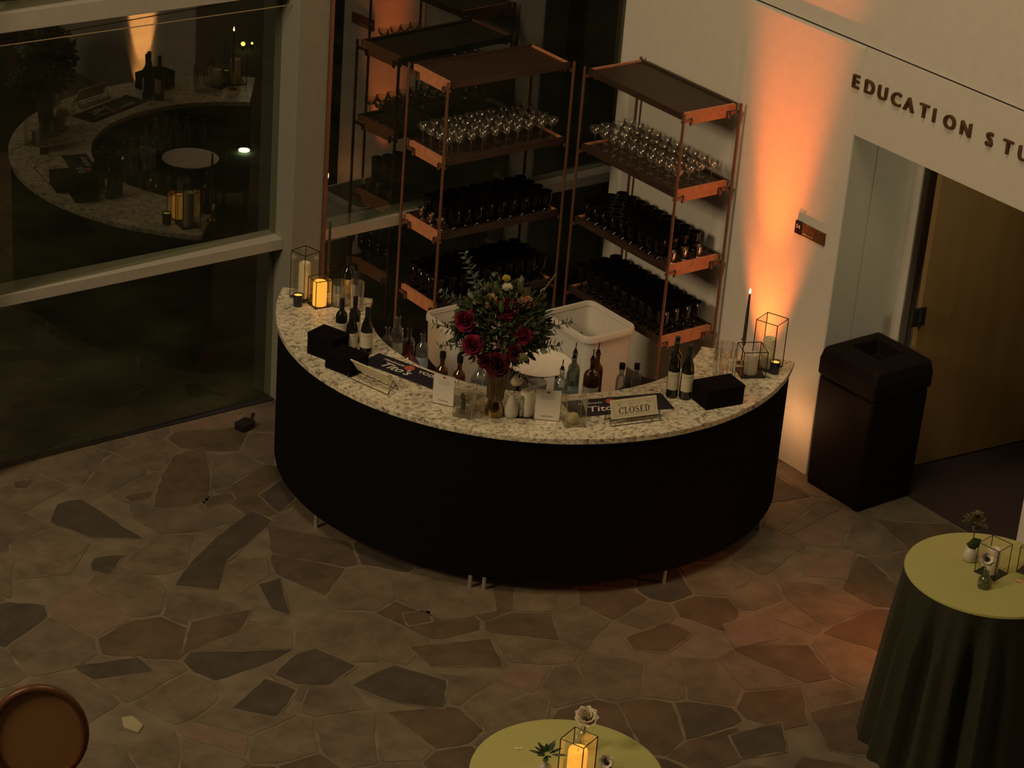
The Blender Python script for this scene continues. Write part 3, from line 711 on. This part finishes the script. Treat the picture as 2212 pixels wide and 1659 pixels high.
b = MB(); b.lathe([(0.055, 0), (0.058, .10), (0.060, .13), (0.056, .13), (0.052, .01)], n=20).build; b.lathe([(0.001, 0.004), (0.052, .004)], n=20)
o = b.build('mixing_tin', M_steel, smooth=True); o.location = (-2.05, -2.26, .865); tag(o, 'steel mixing tin behind the counter beside the black caddy', 'tin')

# ---------------------------------------------------------------- things on the counter
ZC = 1.10
def lantern(label, x, y, s, h, rz, candle, wax, lit=False, tr=.0032, z=ZC):
    t = thing('wire_lantern', label, 'lantern', (x, y, z), rz); a = s / 2
    f = MB(); c = [(-a, -a), (a, -a), (a, a), (-a, a)]
    for k in range(4):
        p, q = c[k], c[(k + 1) % 4]
        f.bar((p[0], p[1], tr), (q[0], q[1], tr), tr, 4); f.bar((p[0], p[1], h), (q[0], q[1], h), tr, 4); f.bar((p[0], p[1], 0), (p[0], p[1], h), tr, 4)
    f.build('frame', M_wire, t)
    g = MB()
    for k in range(4):
        p, q = c[k], c[(k + 1) % 4]; g.add([(p[0], p[1], .004), (q[0], q[1], .004), (q[0], q[1], h), (p[0], p[1], h)], [(0, 1, 2, 3)])
    g.build('glass_panel', M_lantern, t)
    MB().box(-a, a, -a, a, 0.0, .003).build('base_plate', M_wire, t)
    r, ch = candle
    k = thing('pillar_candle', 'x', 'candle', (x, y, z + .0035), rz)
    MB().lathe([(r, 0), (r, ch - .012), (r * .93, ch - .002), (r * .80, ch), (r * .6, ch - .010), (r * .3, ch - .014), (0.001, ch - .015)], n=22).build('wax', wax, k, smooth=True)
    MB().bar((0, 0, ch - .015), (0, 0, ch + .002), .0015, 5).build('wick', M_wick, k)
    return t, k
t, k = lantern('tall black wire lantern at the left end of the counter', -2.79, -0.665, .13, .33, .2, (.040, .245), M_wax); k['label'] = 'tall ivory pillar candle inside the tall lantern at the left end'
t, k = lantern('short black wire lantern at the left end, holding a glowing candle', -2.765, -0.815, .115, .19, -.1, (.046, .165), M_lit); k['label'] = 'glowing yellow pillar candle at the left end of the counter'
t, k = lantern('tall black wire lantern at the right end by the wall', -0.745, -2.955, .15, .335, .35, (.043, .20), M_wax); k['label'] = 'ivory pillar candle in the tall lantern against the orange beam'
t, k = lantern('square black wire lantern right of the clear pitcher', -0.905, -2.975, .155, .18, -.45, (.042, .135), M_wax2); k['label'] = 'pale pillar candle in the square lantern right of the clear pitcher'
def votive(label, x, y):
    t = thing('votive_holder', label, 'candle holder', (x, y, ZC))
    MB().lathe([(0.026, 0), (0.031, .006), (0.034, .085), (0.031, .085), (0.028, .010), (0.001, .008)], n=18).build('glass_cup', M_votive, t, smooth=True)
    MB().lathe([(0.027, .010), (0.029, .075), (0.02, .078), (0.001, .079)], n=14).build('wax', M_votglow, t, smooth=True)
votive('small dark votive glass with a yellow glow, left end of counter', -2.90, -0.765)
votive('small dark votive glass with a yellow glow, right end of counter', -0.765, -3.050)
def taper(label, x, y, h, lit, base_m, tilt=(0, 0)):
    t = thing('taper_candle', label, 'candle', (x, y, ZC)); t.rotation_euler = (tilt[0], tilt[1], 0)
    MB().lathe([(0.036, 0), (0.036, .004), (0.012, .012), (0.005, .02), (0.004, .12), (0.012, .135), (0.014, .165), (0.020, .168), (0.012, .172), (0.001, .172)], n=14).build('holder', base_m, t, smooth=True)
    MB().lathe([(0.0125, .17), (0.011, .17 + h * .5), (0.0065, .17 + h), (0.001, .172 + h)], n=12).build('wax', M_taper, t, smooth=True)
    if lit: MB().lathe([(0.001, .172 + h), (0.0065, .182 + h), (0.0055, .192 + h), (0.001, .208 + h)], n=10).build('flame', M_flame, t, smooth=True)
taper('dark taper candle with a burning flame beside the orange beam', -0.855, -2.835, .315, True, M_gold)
taper('unlit dark taper candle on a gold holder at the left end', -2.60, -0.655, .33, False, M_gold)
def tumbler(name, label, x, y, r, h, m, flute=0, fn=0, cat='glass'):
    t = thing(name, label, cat, (x, y, ZC))
    MB().lathe([(r * .9, 0), (r, .01), (r * 1.06, h), (r * 1.0, h), (r * .93, .014), (0.001, .012)], n=48 if fn else 26, flute=flute, fn=fn).build('body', m, t, smooth=not fn)
    return t
tumbler('clear_pitcher', 'tall ribbed clear plastic pitcher beside the right black box', -1.085, -2.925, .070, .215, M_clear, .03, 16, 'pitcher')
tumbler('ribbed_cup', 'ribbed clear cup behind the four wine bottles', -2.65, -0.875, .060, .16, M_clear, .03, 14, 'cup')
tumbler('glass_cylinder', 'smooth clear glass cylinder right of the ribbed cup, left end', -2.60, -1.00, .046, .20, M_clear)
wine('dark bottle with a pale label at the very back of the left end', -2.54, -0.80, .29, False, 1.2, None)

def black_box(label, x, y, w_, d_, h_, rz):
    t = thing('napkin_box', label, 'box', (x, y, ZC), rz)
    m_ = MB(); m_.box(-w_/2, w_/2, -d_/2, d_/2, 0, h_); m_.build('body', M_black, t, bevel=.004)
    m_ = MB(); m_.box(-w_/2 - .002, w_/2 + .002, -d_/2 - .002, d_/2 + .002, h_ * .86, h_ + .003); m_.build('lid', M_black, t, bevel=.004)
black_box('flat topped black box on the counter, left of the four wine bottles', -3.125, -1.475, .205, .165, .145, -1.25)
black_box('black box standing in front of the left wine bottles', -3.135, -1.705, .21, .17, .105, -1.27)
black_box('large black box on the right part of the counter', -1.365, -3.185, .27, .175, .13, -.16)

def bar_mat(label, x, y, L, W, rz, flip=False):
    t = thing('bar_mat', label, 'bar mat', (x, y, ZC), rz)
    MB().box(0, L, 0, W, 0, .006).build('rubber_pad', M_mat, t, bevel=.002)
    F = lambda ox, oy: frame_m((ox, oy, .0064), (1, 0, 0), (0, 1, 0))
    text_mesh("Tito's", .098, M_print, 'script_lettering', t, F(L * .17, W * .22), depth=.0003, shear=.35, offset=.001)
    text_mesh("Handmade", .036, M_print, 'small_lettering', t, F(L * .13, W * .68), depth=.0003, shear=.3)
    text_mesh("VODKA", .050, M_print, 'capital_lettering', t, F(L * .58, W * .66), depth=.0003, offset=.001, space=1.1)
    MB().lathe([(.034, .0061), (.034, .0068)], 0, 0, 24).build('red_seal', M_red, t).location = (L * .46, W * .74, 0)
    return t
bar_mat('black bar mat with white script, left side of the counter', -3.01, -1.68, .60, .185, math.radians(-71.5))
bar_mat('black bar mat with white script, behind the closed sign', -2.30, -2.935, .66, .215, math.radians(-17.5))

# serif capitals drawn as polygons, 1 unit tall
def serif(ch):
    P = []
    def rect(x0, y0, x1, y1): P.append([(x0, y0), (x1, y0), (x1, y1), (x0, y1)])
    def arcs(cx, cy, rx, ry, ix, iy, a0, a1, n=20):
        for k in range(n):
            t0 = math.radians(a0 + (a1 - a0) * k / n); t1 = math.radians(a0 + (a1 - a0) * (k + 1) / n)
            P.append([(cx + rx * math.cos(t0), cy + ry * math.sin(t0)), (cx + rx * math.cos(t1), cy + ry * math.sin(t1)), (cx + ix * math.cos(t1), cy + iy * math.sin(t1)), (cx + ix * math.cos(t0), cy + iy * math.sin(t0))])
    if ch == 'C': arcs(.42, .5, .42, .5, .26, .45, 42, 318); rect(.68, .68, .74, .98); rect(.68, .05, .73, .24); return P, .78
    if ch == 'O': arcs(.42, .5, .42, .5, .26, .45, 0, 360, 28); return P, .86
    if ch == 'D': rect(.10, 0, .25, 1); arcs(.28, .5, .50, .5, .34, .44, -90, 90); rect(0, 0, .30, .05); rect(0, .95, .30, 1); return P, .82
    if ch == 'L': rect(.10, 0, .25, 1); rect(0, .95, .36, 1); rect(0, 0, .62, .06); rect(.57, 0, .62, .28); return P, .66
    if ch == 'E': rect(.10, 0, .25, 1); rect(0, .94, .60, 1); rect(0, 0, .64, .06); rect(.2, .48, .45, .54); rect(.55, .74, .60, 1); rect(.59, 0, .64, .28); rect(.42, .38, .46, .64); return P, .68
    if ch == 'S':
        arcs(.31, .74, .27, .26, .15, .20, 30, 225); arcs(.33, .27, .27, .27, .15, .20, -150, 50)
        P.append([(.10, .62), (.20, .50), (.50, .36), (.56, .44), (.42, .56), (.16, .70)])
        rect(.52, .72, .57, .98); rect(.05, .03, .10, .28); return P, .64
    return P, .4
def closed_sign(label, x, y, rz, lean=24):
    t = thing('bar_sign', label, 'sign', (x, y, ZC), rz)
    L = .335; f = MB(); r = .0024
    f.bar((0, 0, r), (L, 0, r), r, 6); f.bar((0, .10, r), (L, .10, r), r, 6)
    for xx in (0, L):
        f.bar((xx, 0, r), (xx, .055, .085), r, 6); f.bar((xx, .10, r), (xx, .055, .085), r, 6); f.bar((xx, .10, r), (xx, .03, .046), r, 6)
    f.bar((0, .022, .032), (L, .022, .032), r, 6)
    f.build('easel', M_wire, t)
    lean = math.radians(lean); up = Vector((0, math.sin(lean), math.cos(lean))); org = Vector((.012, .021, .036))
    W, H = .31, .116
    bd = MB(); nv = Vector((0, math.cos(lean), -math.sin(lean))) * .007
    c = [org, org + Vector((W, 0, 0)), org + Vector((W, 0, 0)) + up * H, org + up * H]
    bd.add([*c, *[q + nv for q in c]], [(0,1,2,3),(7,6,5,4),(0,4,5,1),(1,5,6,2),(2,6,7,3),(3,7,4,0)])
    board = bd.build('board', M_board, t, bevel=.001)
    def on(u, v, e=.0006): return org + Vector((u, 0, 0)) + up * v - Vector((0, math.cos(lean), -math.sin(lean))) * e
    br = MB()
    for ins, th in ((.014, .0022), (.024, .0013)):
        for (u0, v0, u1, v1) in ((ins, ins, W - ins, ins + th), (ins, H - ins - th, W - ins, H - ins), (ins, ins, ins + th, H - ins), (W - ins - th, ins, W - ins, H - ins)):
            br.add([on(u0, v0), on(u1, v0), on(u1, v1), on(u0, v1)], [(0, 1, 2, 3)])
    for sx in (.045, W - .068):
        for k in range(2):
            u0 = sx + k * .014; br.add([on(u0, .078), on(u0 + .008, .078), on(u0 + .010, .086), on(u0 + .003, .092)], [(0, 1, 2, 3)])
    br.build('border', M_greyp, board)
    tx = MB(); hgt = .039; sc = .041; wtot = sum(serif(ch)[1] for ch in 'CLOSED') * sc + 5 * .005; u = (W - wtot) / 2
    for ch in 'CLOSED':
        P, wd_ = serif(ch)
        for q in P: tx.add([on(u + a * sc, .028 + b_ * hgt, .001) for a, b_ in q], [tuple(range(len(q)))])
        u += wd_ * sc + .005
    tx.build('lettering', M_ink, board)
    text_mesh('BAR IS', .021, M_greyp, 'small_lettering', board, frame_m(on(W / 2, .0755, .001), (1, 0, 0), up), align='CENTER', space=1.35)
    return t
closed_sign('cream sign reading BAR IS CLOSED on a black wire easel, facing us', -2.172, -3.139, math.radians(-13.9))
closed_sign('cream sign on a black wire easel with its plain back leaning towards us, left', -3.023, -2.115, math.radians(103.9), 37)

def acrylic(label, x, y, w_, h_, rz):
    t = thing('acrylic_sign', label, 'sign', (x, y, ZC), rz)
    MB().box(-w_/2 - .004, w_/2 + .004, -.003, .003, 0, h_ + .004).box(-w_/2 - .004, w_/2 + .004, -.003, .055, 0, .003).build('acrylic_stand', M_acryl, t)
    p_ = MB().box(-w_/2, w_/2, -.0045, -.0035, .006, h_).build('paper', M_paper, t)
    b = MB(); b.box(-.010, .010, -.0052, -.0046, h_ - .022, h_ - .010); b.build('red_mark', M_red, p_)
    b = MB()
    for k in range(3): b.box(-w_*.30 + k * .004, w_*.30 - k * .004, -.0052, -.0046, h_ - .040 - k * .010, h_ - .038 - k * .010)
    b.box(-w_*.24, w_*.24, -.0052, -.0046, .026, .034)
    b.build('printed_lines', M_greyp, p_)
acrylic('white paper sign in clear acrylic left of the flower vase', -2.898, -2.410, .135, .200, math.radians(-56))
acrylic('white paper sign in clear acrylic right of the white pillar candle', -2.467, -2.882, .150, .205, math.radians(-40))

def square_vase(label, x, y, s, h, rz):
    t = thing('square_vase', label, 'vase', (x, y, ZC), rz); a = s / 2
    g = MB(); c = [(-a, -a), (a, -a), (a, a), (-a, a)]
    for k in range(4):
        p, q = c[k], c[(k+1) % 4]; g.add([(p[0], p[1], 0), (q[0], q[1], 0), (q[0], q[1], h), (p[0], p[1], h)], [(0, 1, 2, 3)])
    g.box(-a, a, -a, a, 0, .010); g.build('glass_wall', M_clear, t)
    e = MB()
    for p in c: e.bar((p[0], p[1], 0), (p[0], p[1], h), .0022, 5)
    for k in range(4):
        p, q = c[k], c[(k+1) % 4]; e.bar((p[0], p[1], h), (q[0], q[1], h), .0016, 4)
    e.build('edge', glassy('glass_edge', (.8, .82, .7), .15, .8, .03, .35, (.5, .48, .35)), t)
    return t
square_vase('square clear glass vase with green stems, left of the flower vase', -2.86, -2.575, .115, .19, math.radians(-48))
b = MB(); b.bar((0, 0, 0), (.004, 0, .085), .016, 8, .014); b.leaf((0, 0, .08), (-.6, .1, .8), (0, 0, 1), .05, .03); b.leaf((0, 0, .08), (.2, .5, .8), (0, 0, 1), .05, .03)
o = b.build('green_sprig', M_leaf); o.location = (-2.865, -2.565, 1.1105); tag(o, 'bundle of green stems inside the left square vase', 'flowers')
square_vase('square clear glass vase holding a domed candle, by the right sign', -2.345, -2.985, .125, .185, math.radians(-24))
o = MB().lathe([(.034, 0), (.038, .010), (.036, .034), (.026, .050), (.001, .057)], n=20).build('domed_candle', mat('dome_wax', (.50, .42, .18), .6), smooth=True)
o.location = (-2.345, -2.985, 1.1105); tag(o, 'low domed yellowish candle inside the right square vase', 'candle')
# white bud vase with a round bloom and its glints
t = thing('bud_vase', 'white pear shaped bud vase right of the large flower vase', 'vase', (-2.625, -2.735, ZC))
MB().lathe([(.028, 0), (.040, .012), (.043, .05), (.030, .10), (.017, .135), (.016, .150), (.012, .150), (.010, .12)], n=22).build('body', M_ceram, t, smooth=True)
t = thing('round_bloom', 'round cream bloom rising from the white bud vase', 'flower', (-2.600, -2.725, ZC + .151))
MB().bar((-.02, -.008, -.04), (0, 0, .05), .003, 5).build('stem', M_stem, t)
MB().ball((0, 0, .085), .042, 14, 9, .95, jit=.05).build('petals', M_creamf, t, smooth=True)
t = thing('pillar_candle', 'stout white pillar candle between bud vase and right paper sign', 'candle', (-2.525, -2.755, ZC + .0035))
MB().lathe([(.045, 0), (.045, .145), (.040, .155), (.030, .152), (.001, .146)], n=24).build('wax', M_wax2, t, smooth=True)
MB().bar((0, 0, .145), (0, 0, .160), .0015, 5).build('wick', M_wick, t)
o = MB().box(-.062, .062, -.062, .062, 0, .003).build('candle_plate', M_wire); o.location = (-2.525, -2.755, ZC); o.rotation_euler = (0, 0, -.6); tag(o, 'thin black square plate beneath the stout white candle', 'plate')
o = MB().lathe([(.014, 0), (.016, .01), (.014, .06), (.009, .075), (.012, .085), (.013, .12), (.008, .14), (.001, .14)], n=12).build('glass_stopper', glassy('teal_glass', (.5, .7, .62), .25, .9, .05, .35, (.45, .62, .52)), smooth=True)
o.location = (-2.575, -2.765, ZC); tag(o, 'slim glinting teal glass bottle between bud vase and white candle', 'bottle')

# ---------------------------------------------------------------- big flower arrangement
VX, VY = -2.70, -2.665
t = thing('flower_vase', 'tall ribbed bronze trumpet vase on a gold foot, holding the flowers', 'vase', (VX, VY, ZC))
MB().lathe([(.050, .115), (.052, .15), (.062, .26), (.077, .40), (.073, .40), (.05, .20), (.001, .16)], n=40, flute=.03, fn=20).build('trumpet', M_vase, t)
MB().lathe([(.050, 0), (.058, .006), (.060, .03), (.050, .07), (.040, .10), (.050, .118), (.001, .120)], n=26).build('foot', M_gold, t, smooth=True)
ar = thing('flower_arrangement', 'large loose bouquet of crimson roses, eucalyptus and dark foliage in the bronze vase', 'flowers', (VX, VY, ZC + .401))
R_ = random.Random(9)
# view-aligned axes of the bouquet in plan: e1 to the right of the picture, z up
e1 = Vector((.80, -.595, 0)).normalized(); e2 = Vector((-.595, -.80, 0)).normalized()
def at(a, b_, c): return e1 * a + Vector((0, 0, b_)) + e2 * c      # a right, b up, c towards the room
def foliage(name, m, n, L, W, ra, rb, cz, big=0.0):
    f = MB()
    for k in range(n):
        while 1:
            a, b_, c = R_.uniform(-1, 1), R_.uniform(-1, 1), R_.uniform(-1, 1)
            if a*a + b_*b_ + c*c < 1: break
        p = at(a * ra, cz + b_ * rb, c * ra * .75)
        d = Vector((p.x, p.y, p.z - cz * .4)).normalized() + Vector((R_.gauss(0, .4), R_.gauss(0, .4), R_.gauss(0, .4)))
        f.leaf(p, d, (R_.gauss(0, 1), R_.gauss(0, 1), 1), L * R_.uniform(.7, 1.3), W * R_.uniform(.7, 1.3))
    return f.build(name, m, ar)
foliage('dark_foliage', M_leaf, 560, .070, .030, .27, .24, .20)
foliage('olive_foliage', M_leaf2, 380, .060, .028, .27, .25, .21)
foliage('brown_foliage', M_dusk, 330, .030, .022, .27, .26, .20)
foliage('pale_foliage', M_leaf3, 70, .045, .03, .33, .27, .22)
foliage('cream_foliage', mat('cream_filler', (.40, .34, .20), .7), 60, .018, .016, .27, .25, .22)
def stem(p0, p1, m, n, L, W, r=.003, name='eucalyptus_stem'):
    f = MB(); p0 = Vector(p0); p1 = Vector(p1); f.bar(p0, p1, r, 5)
    d = (p1 - p0).normalized(); s_ = d.orthogonal().normalized(); u_ = d.cross(s_)
    for k in range(n):
        q = p0.lerp(p1, .25 + .75 * (k + 1) / n); an = k * 2.4; v = s_ * math.cos(an) + u_ * math.sin(an)
        f.leaf(q, v + d * .5, d, L * (1.15 - .5 * k / n), W * (1.15 - .5 * k / n))
    f.build(name, m, ar)
stem(at(-.06, .2, 0), at(-.245, .62, -.05), M_leaf3, 28, .060, .040)
stem(at(-.10, .25, .05), at(-.37, .41, .05), M_leaf3, 22, .058, .044)
stem(at(-.10, .15, .1), at(-.40, .22, .1), M_leaf2, 20, .070, .032)
stem(at(-.08, .12, .1), at(-.36, .10, .15), M_leaf3, 18, .050, .045)
stem(at(.10, .2, 0), at(.30, .52, -.05), mat('yellow_green_spray', (.20, .19, .03), .6), 22, .022, .012)
stem(at(.10, .15, .05), at(.42, .27, .05), M_leaf3, 26, .062, .036)
stem(at(.10, .1, .1), at(.36, .13, .1), M_leaf, 22, .070, .036)
stem(at(0, .2, 0), at(-.04, .50, -.08), M_leaf, 18, .05, .022)
stem(at(0, .0, .1), at(.22, -.12, .14), M_dusk, 26, .035, .025)
def rose(p, r, m, name='rose'):
    f = MB(); p = Vector(p)
    for ringi, (rad, cnt, tilt, z) in enumerate([(.10, 3, 80, .35), (.30, 5, 68, .25), (.52, 6, 52, .12), (.78, 7, 32, -.05), (.95, 8, 12, -.22)]):
        for k in range(cnt):
            an = 2 * PI * (k + ringi * .37) / cnt; dx, dy = math.cos(an), math.sin(an); tt = math.radians(tilt)
            base = Vector((dx * rad * r * .45, dy * rad * r * .45, z * r - .2 * r)); out = Vector((dx * math.cos(tt), dy * math.cos(tt), math.sin(tt)))
            f.leaf(base, out, (dx, dy, .2), r * .85, r * 1.05, bend=.12)
    f.ball((0, 0, 0), r * .55, 10, 6)
    tilt_to = (Vector((p.x, p.y, 0)).normalized() * .5 + Vector((-.45, -.55, .75))).normalized(); q = Vector((0, 0, 1)).rotation_difference(tilt_to).to_matrix()
    f.v = [tuple(q @ Vector(v) + p) for v in f.v]
    f.build(name, m, ar)
for a, b_, c, r, m in [(-.215, .27, .13, .062, M_rose), (.03, .345, .10, .062, M_rose), (.135, .215, .18, .048, M_rose), (-.165, .145, .20, .056, M_rose), (-.01, .045, .24, .066, M_rose2), (.09, .12, .22, .045, M_rose2), (-.08, .06, .22, .045, M_rose2)]:
    rose(at(a, b_, c), r, m)
rose(at(.135, .375, .04), .042, M_pink, 'blush_flower'); rose(at(-.075, .375, .05), .035, mat('tan_petal', (.40, .30, .17), .6), 'tan_flower')
for a, b_, c, m, r in [(.02, .44, .05, M_creamf, .034), (.01, .485, .02, M_yellowf, .030), (.115, .40, .03, M_leaf2, .045), (.14, .075, .24, mat('round_green_leaf', (.19, .20, .07), .6), .040), (.22, .35, .08, M_wick, .030)]:
    f = MB(); p = at(a, b_, c)
    for k in range(3): f.leaf(p, (e1 * R_.uniform(-.6, .6) + Vector((0, 0, 1)) + e2 * .3), e2, r * 1.6, r * 1.6)
    f.build('broad_leaf', m, ar)

# ---------------------------------------------------------------- cocktail tables
def table(label, x, y, r=.463, phase=0):
    t = thing('cocktail_table', label, 'table', (x, y, 0))
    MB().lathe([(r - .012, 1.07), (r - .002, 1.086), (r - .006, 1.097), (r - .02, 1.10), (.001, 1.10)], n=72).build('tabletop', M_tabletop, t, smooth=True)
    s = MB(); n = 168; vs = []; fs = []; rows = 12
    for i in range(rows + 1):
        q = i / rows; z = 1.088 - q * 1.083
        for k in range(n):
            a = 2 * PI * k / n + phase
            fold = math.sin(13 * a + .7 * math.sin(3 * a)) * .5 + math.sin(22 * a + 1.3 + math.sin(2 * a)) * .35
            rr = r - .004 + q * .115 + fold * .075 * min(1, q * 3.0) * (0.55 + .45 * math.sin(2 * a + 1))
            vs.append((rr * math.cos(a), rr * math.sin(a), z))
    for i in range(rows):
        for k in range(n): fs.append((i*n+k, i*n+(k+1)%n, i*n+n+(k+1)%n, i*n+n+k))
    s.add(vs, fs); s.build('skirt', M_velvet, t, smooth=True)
    return t
TR = (-1.439, -5.551); TB = (-4.62, -5.864)
table('tall cocktail table with light green top and dark velvet skirt, right edge', *TR)
table('tall cocktail table with light green top, bottom centre edge', *TB, phase=.8)

def anemone(label, x, y, z, r, tilt, group=None, eye=True, stem_to=None):
    t = thing('white_flower', label, 'flower', (x, y, z), 0, group)
    f = MB(); T = Vector(tilt).normalized(); q = Vector((0, 0, 1)).rotation_difference(T).to_matrix()
    for lay, (cnt, el) in enumerate(((9, 14), (8, 34)) if eye else ((9, 8), (9, 30), (8, 50), (6, 70))):
        for k in range(cnt):
            an = 2 * PI * (k + lay * .5) / cnt; e = math.radians(el); d = Vector((math.cos(an) * math.cos(e), math.sin(an) * math.cos(e), math.sin(e)))
            f.leaf(q @ Vector((0, 0, 0)), q @ d, T, r * (1 - .12 * lay), r * 1.05, bend=-.16)
    f.build('petals', M_white, t)
    if eye: MB().ball(tuple(T * r * .28), r * .30, 10, 6, .7).build('centre', M_eye, t, smooth=True)
    if stem_to: MB().bar((0, 0, 0), stem_to, .003, 5).build('stem', M_stem, t)
    return t
def small_vase(label, x, y, m, prof=None):
    t = thing('small_vase', label, 'vase', (x, y, 1.10))
    MB().lathe(prof or [(.030, 0), (.040, .01), (.042, .045), (.030, .075), (.016, .09), (.017, .105), (.012, .105), (.012, .09)], n=20).build('body', m, t, smooth=True)
    return t
def sprig(label, x, y, z, m, n, R, L, W, up=.10, cat='flowers', seed=1):
    t = thing('green_sprig', label, cat, (x, y, z)); f = MB(); q = random.Random(seed)
    f.bar((0, 0, -.06), (0, 0, up * .7), .003, 5)
    for k in range(n):
        d = Vector((q.gauss(0, 1), q.gauss(0, 1), q.gauss(0, 1) + .6)).normalized(); f.leaf(Vector((0, 0, up)) + d * R * q.uniform(.2, 1), d, (0, 0, 1), L * q.uniform(.7, 1.3), W)
    f.build('foliage', m, t); return t
# right table
small_vase('round white bud vase at the back of the right table', -1.425, -5.395, M_ceram)
sprig('greenish yellow blooms in the white vase on the right table', -1.425, -5.395, 1.206, M_leaf2, 60, .045, .035, .03, .135, seed=4)
o = MB().leaf((0, 0, 0), (.1, -.3, -1), (-.5, -.8, .2), .075, .085).leaf((.004, .003, 0), (.2, -.3, -1), (-.5, -.8, .2), .07, .08).bar((0, 0, 0), (.035, .03, -.03), .003, 5).build('dark_leaf', M_leaf)
o.location = (-1.475, -5.435, 1.275); tag(o, 'single dark green leaf drooping from the white vase, right table', 'leaf')
t, k = lantern('cube wire lantern on the right cocktail table', -1.425, -5.555, .13, .185, .15, (.036, .150), M_wax2, tr=.0026); k['label'] = 'pale pillar candle in the cube lantern on the right table'
small_vase('small green tinted glass vase at the front of the right table', -1.575, -5.645, M_smoke, [(.034, 0), (.038, .008), (.037, .05), (.024, .07), (.014, .082), (.018, .10), (.013, .10), (.011, .08)])
anemone('white anemone with black centre in the green glass vase', -1.545, -5.605, 1.245, .052, (-.5, -.7, .7), stem_to=(-.028, -.038, -.07))
t, k = lantern('wire lantern cut by the right picture edge, right table', -1.215, -5.66, .12, .16, .3, (.034, .09), M_wax2, tr=.0026); k['label'] = 'pale pillar candle at the far right edge of the right table'
o = MB().leaf((0, 0, 0), (1, .3, .05), (0, 0, 1), .035, .03).leaf((0, 0, .004), (.7, .8, .1), (0, 0, 1), .03, .025).build('fallen_petal', mat('peach_petal', (.85, .42, .25), .6)); o.location = (-1.37, -5.71, 1.103); tag(o, 'fallen peach petal on the right cocktail table', 'petal')
# bottom table
t, k = lantern('wire lantern with a glowing candle on the bottom cocktail table', -4.60, -5.90, .125, .215, .35, (.046, .15), M_lit, tr=.003); k['label'] = 'glowing yellow pillar candle on the bottom cocktail table'
anemone('full white ranunculus at the back of the bottom table', -4.425, -5.735, 1.27, .062, (-.3, -.4, .9), eye=False, stem_to=(.004, .01, -.16))
small_vase('clear bud vase at the back of the bottom table', -4.42, -5.72, M_clear)
small_vase('small white vase left of the lit lantern, bottom table', -4.745, -5.845, M_ceram)
sprig('dark green sprig in the small white vase, bottom table', -4.745, -5.845, 1.206, M_leaf, 16, .03, .06, .024, .03, seed=8)
anemone('white anemone with dark centre right of the lit lantern', -4.525, -6.02, 1.22, .042, (-.5, -.6, .6), stem_to=(-.01, .0, -.08))
small_vase('green tinted bud vase right of the lit lantern, bottom table', -4.535, -6.02, M_smoke)
o = MB().leaf((0, 0, 0), (1, .2, .05), (0, 0, 1), .03, .016).leaf((0, 0, 0), (-.2, 1, .05), (0, 0, 1), .03, .016).build('fallen_leaf', M_creamf); o.location = (-4.70, -5.59, 1.103); tag(o, 'tiny pale fallen bloom at the back left of the bottom table', 'petal')

# ---------------------------------------------------------------- cane backed chair, bottom left
ct = thing('cane_chair', 'round backed wooden chair with a cane back, bottom left corner', 'chair', (-6.37, -3.93, 0), math.radians(-27))
bk = MB(); n = 40; aa, bb, cz = .225, .27, .79
pts = [(aa * math.cos(2*PI*k/n), 0.0, cz + bb * math.sin(2*PI*k/n)) for k in range(n)]
bv = []; bf = []; q8 = 10
for k in range(n):
    a = 2 * PI * k / n
    for j in range(q8):
        b2 = 2 * PI * j / q8; e = .021 * math.cos(b2); bv.append(((aa + e) * math.cos(a), .021 * math.sin(b2), cz + (bb + e) * math.sin(a)))
for k in range(n):
    for j in range(q8): bf.append((k*q8+j, k*q8+(j+1)%q8, ((k+1)%n)*q8+(j+1)%q8, ((k+1)%n)*q8+j))
bk.add(bv, bf)
bk.build('back_frame', M_chair, ct, smooth=True)
cn = MB(); cn.add([(x * .93, -.004, cz + (z - cz) * .93) for x, _, z in pts] + [(x * .93, .004, cz + (z - cz) * .93) for x, _, z in pts], [tuple(range(n)), tuple(range(2*n-1, n-1, -1))]); cn.build('cane_panel', M_cane, ct)
for sx in (-1, 1):
    MB().bar((sx * .17, 0, .56), (sx * .19, .03, .0), .018, 8, .013).build('leg', M_chair, ct, smooth=True)
    MB().bar((sx * .19, -.42, .44), (sx * .19, -.42, 0), .020, 8, .013).build('leg', M_chair, ct, smooth=True)
MB().lathe([(.22, .42), (.235, .44), (.235, .455), (.22, .47), (.001, .475)], 0, -.21, 32).build('seat', M_chair, ct, smooth=True)

# ---------------------------------------------------------------- the washer fixtures themselves
for lab, x, y in (('small black uplight on the floor behind the right end of the bar', -0.36, -2.12), ('small black uplight on the floor by the window mullion', -2.12, -0.33)):
    t = thing('uplight', lab, 'light', (x, y, 0)); MB().lathe([(.05, 0), (.055, .01), (.055, .10), (.045, .10), (.045, .05), (.001, .05)], n=18).build('housing', M_blackpl, t, smooth=True)
t = thing('floor_cable', 'black cable box on the floor at the left foot of the bar', 'box', (-2.98, -0.28, 0), .3)
MB().box(-.06, .06, -.045, .045, 0, .06).build('housing', M_blackpl, t, bevel=.01)
MB().bar((.05, .0, .02), (.20, .10, .012), .008).build('cable', M_blackpl, t)
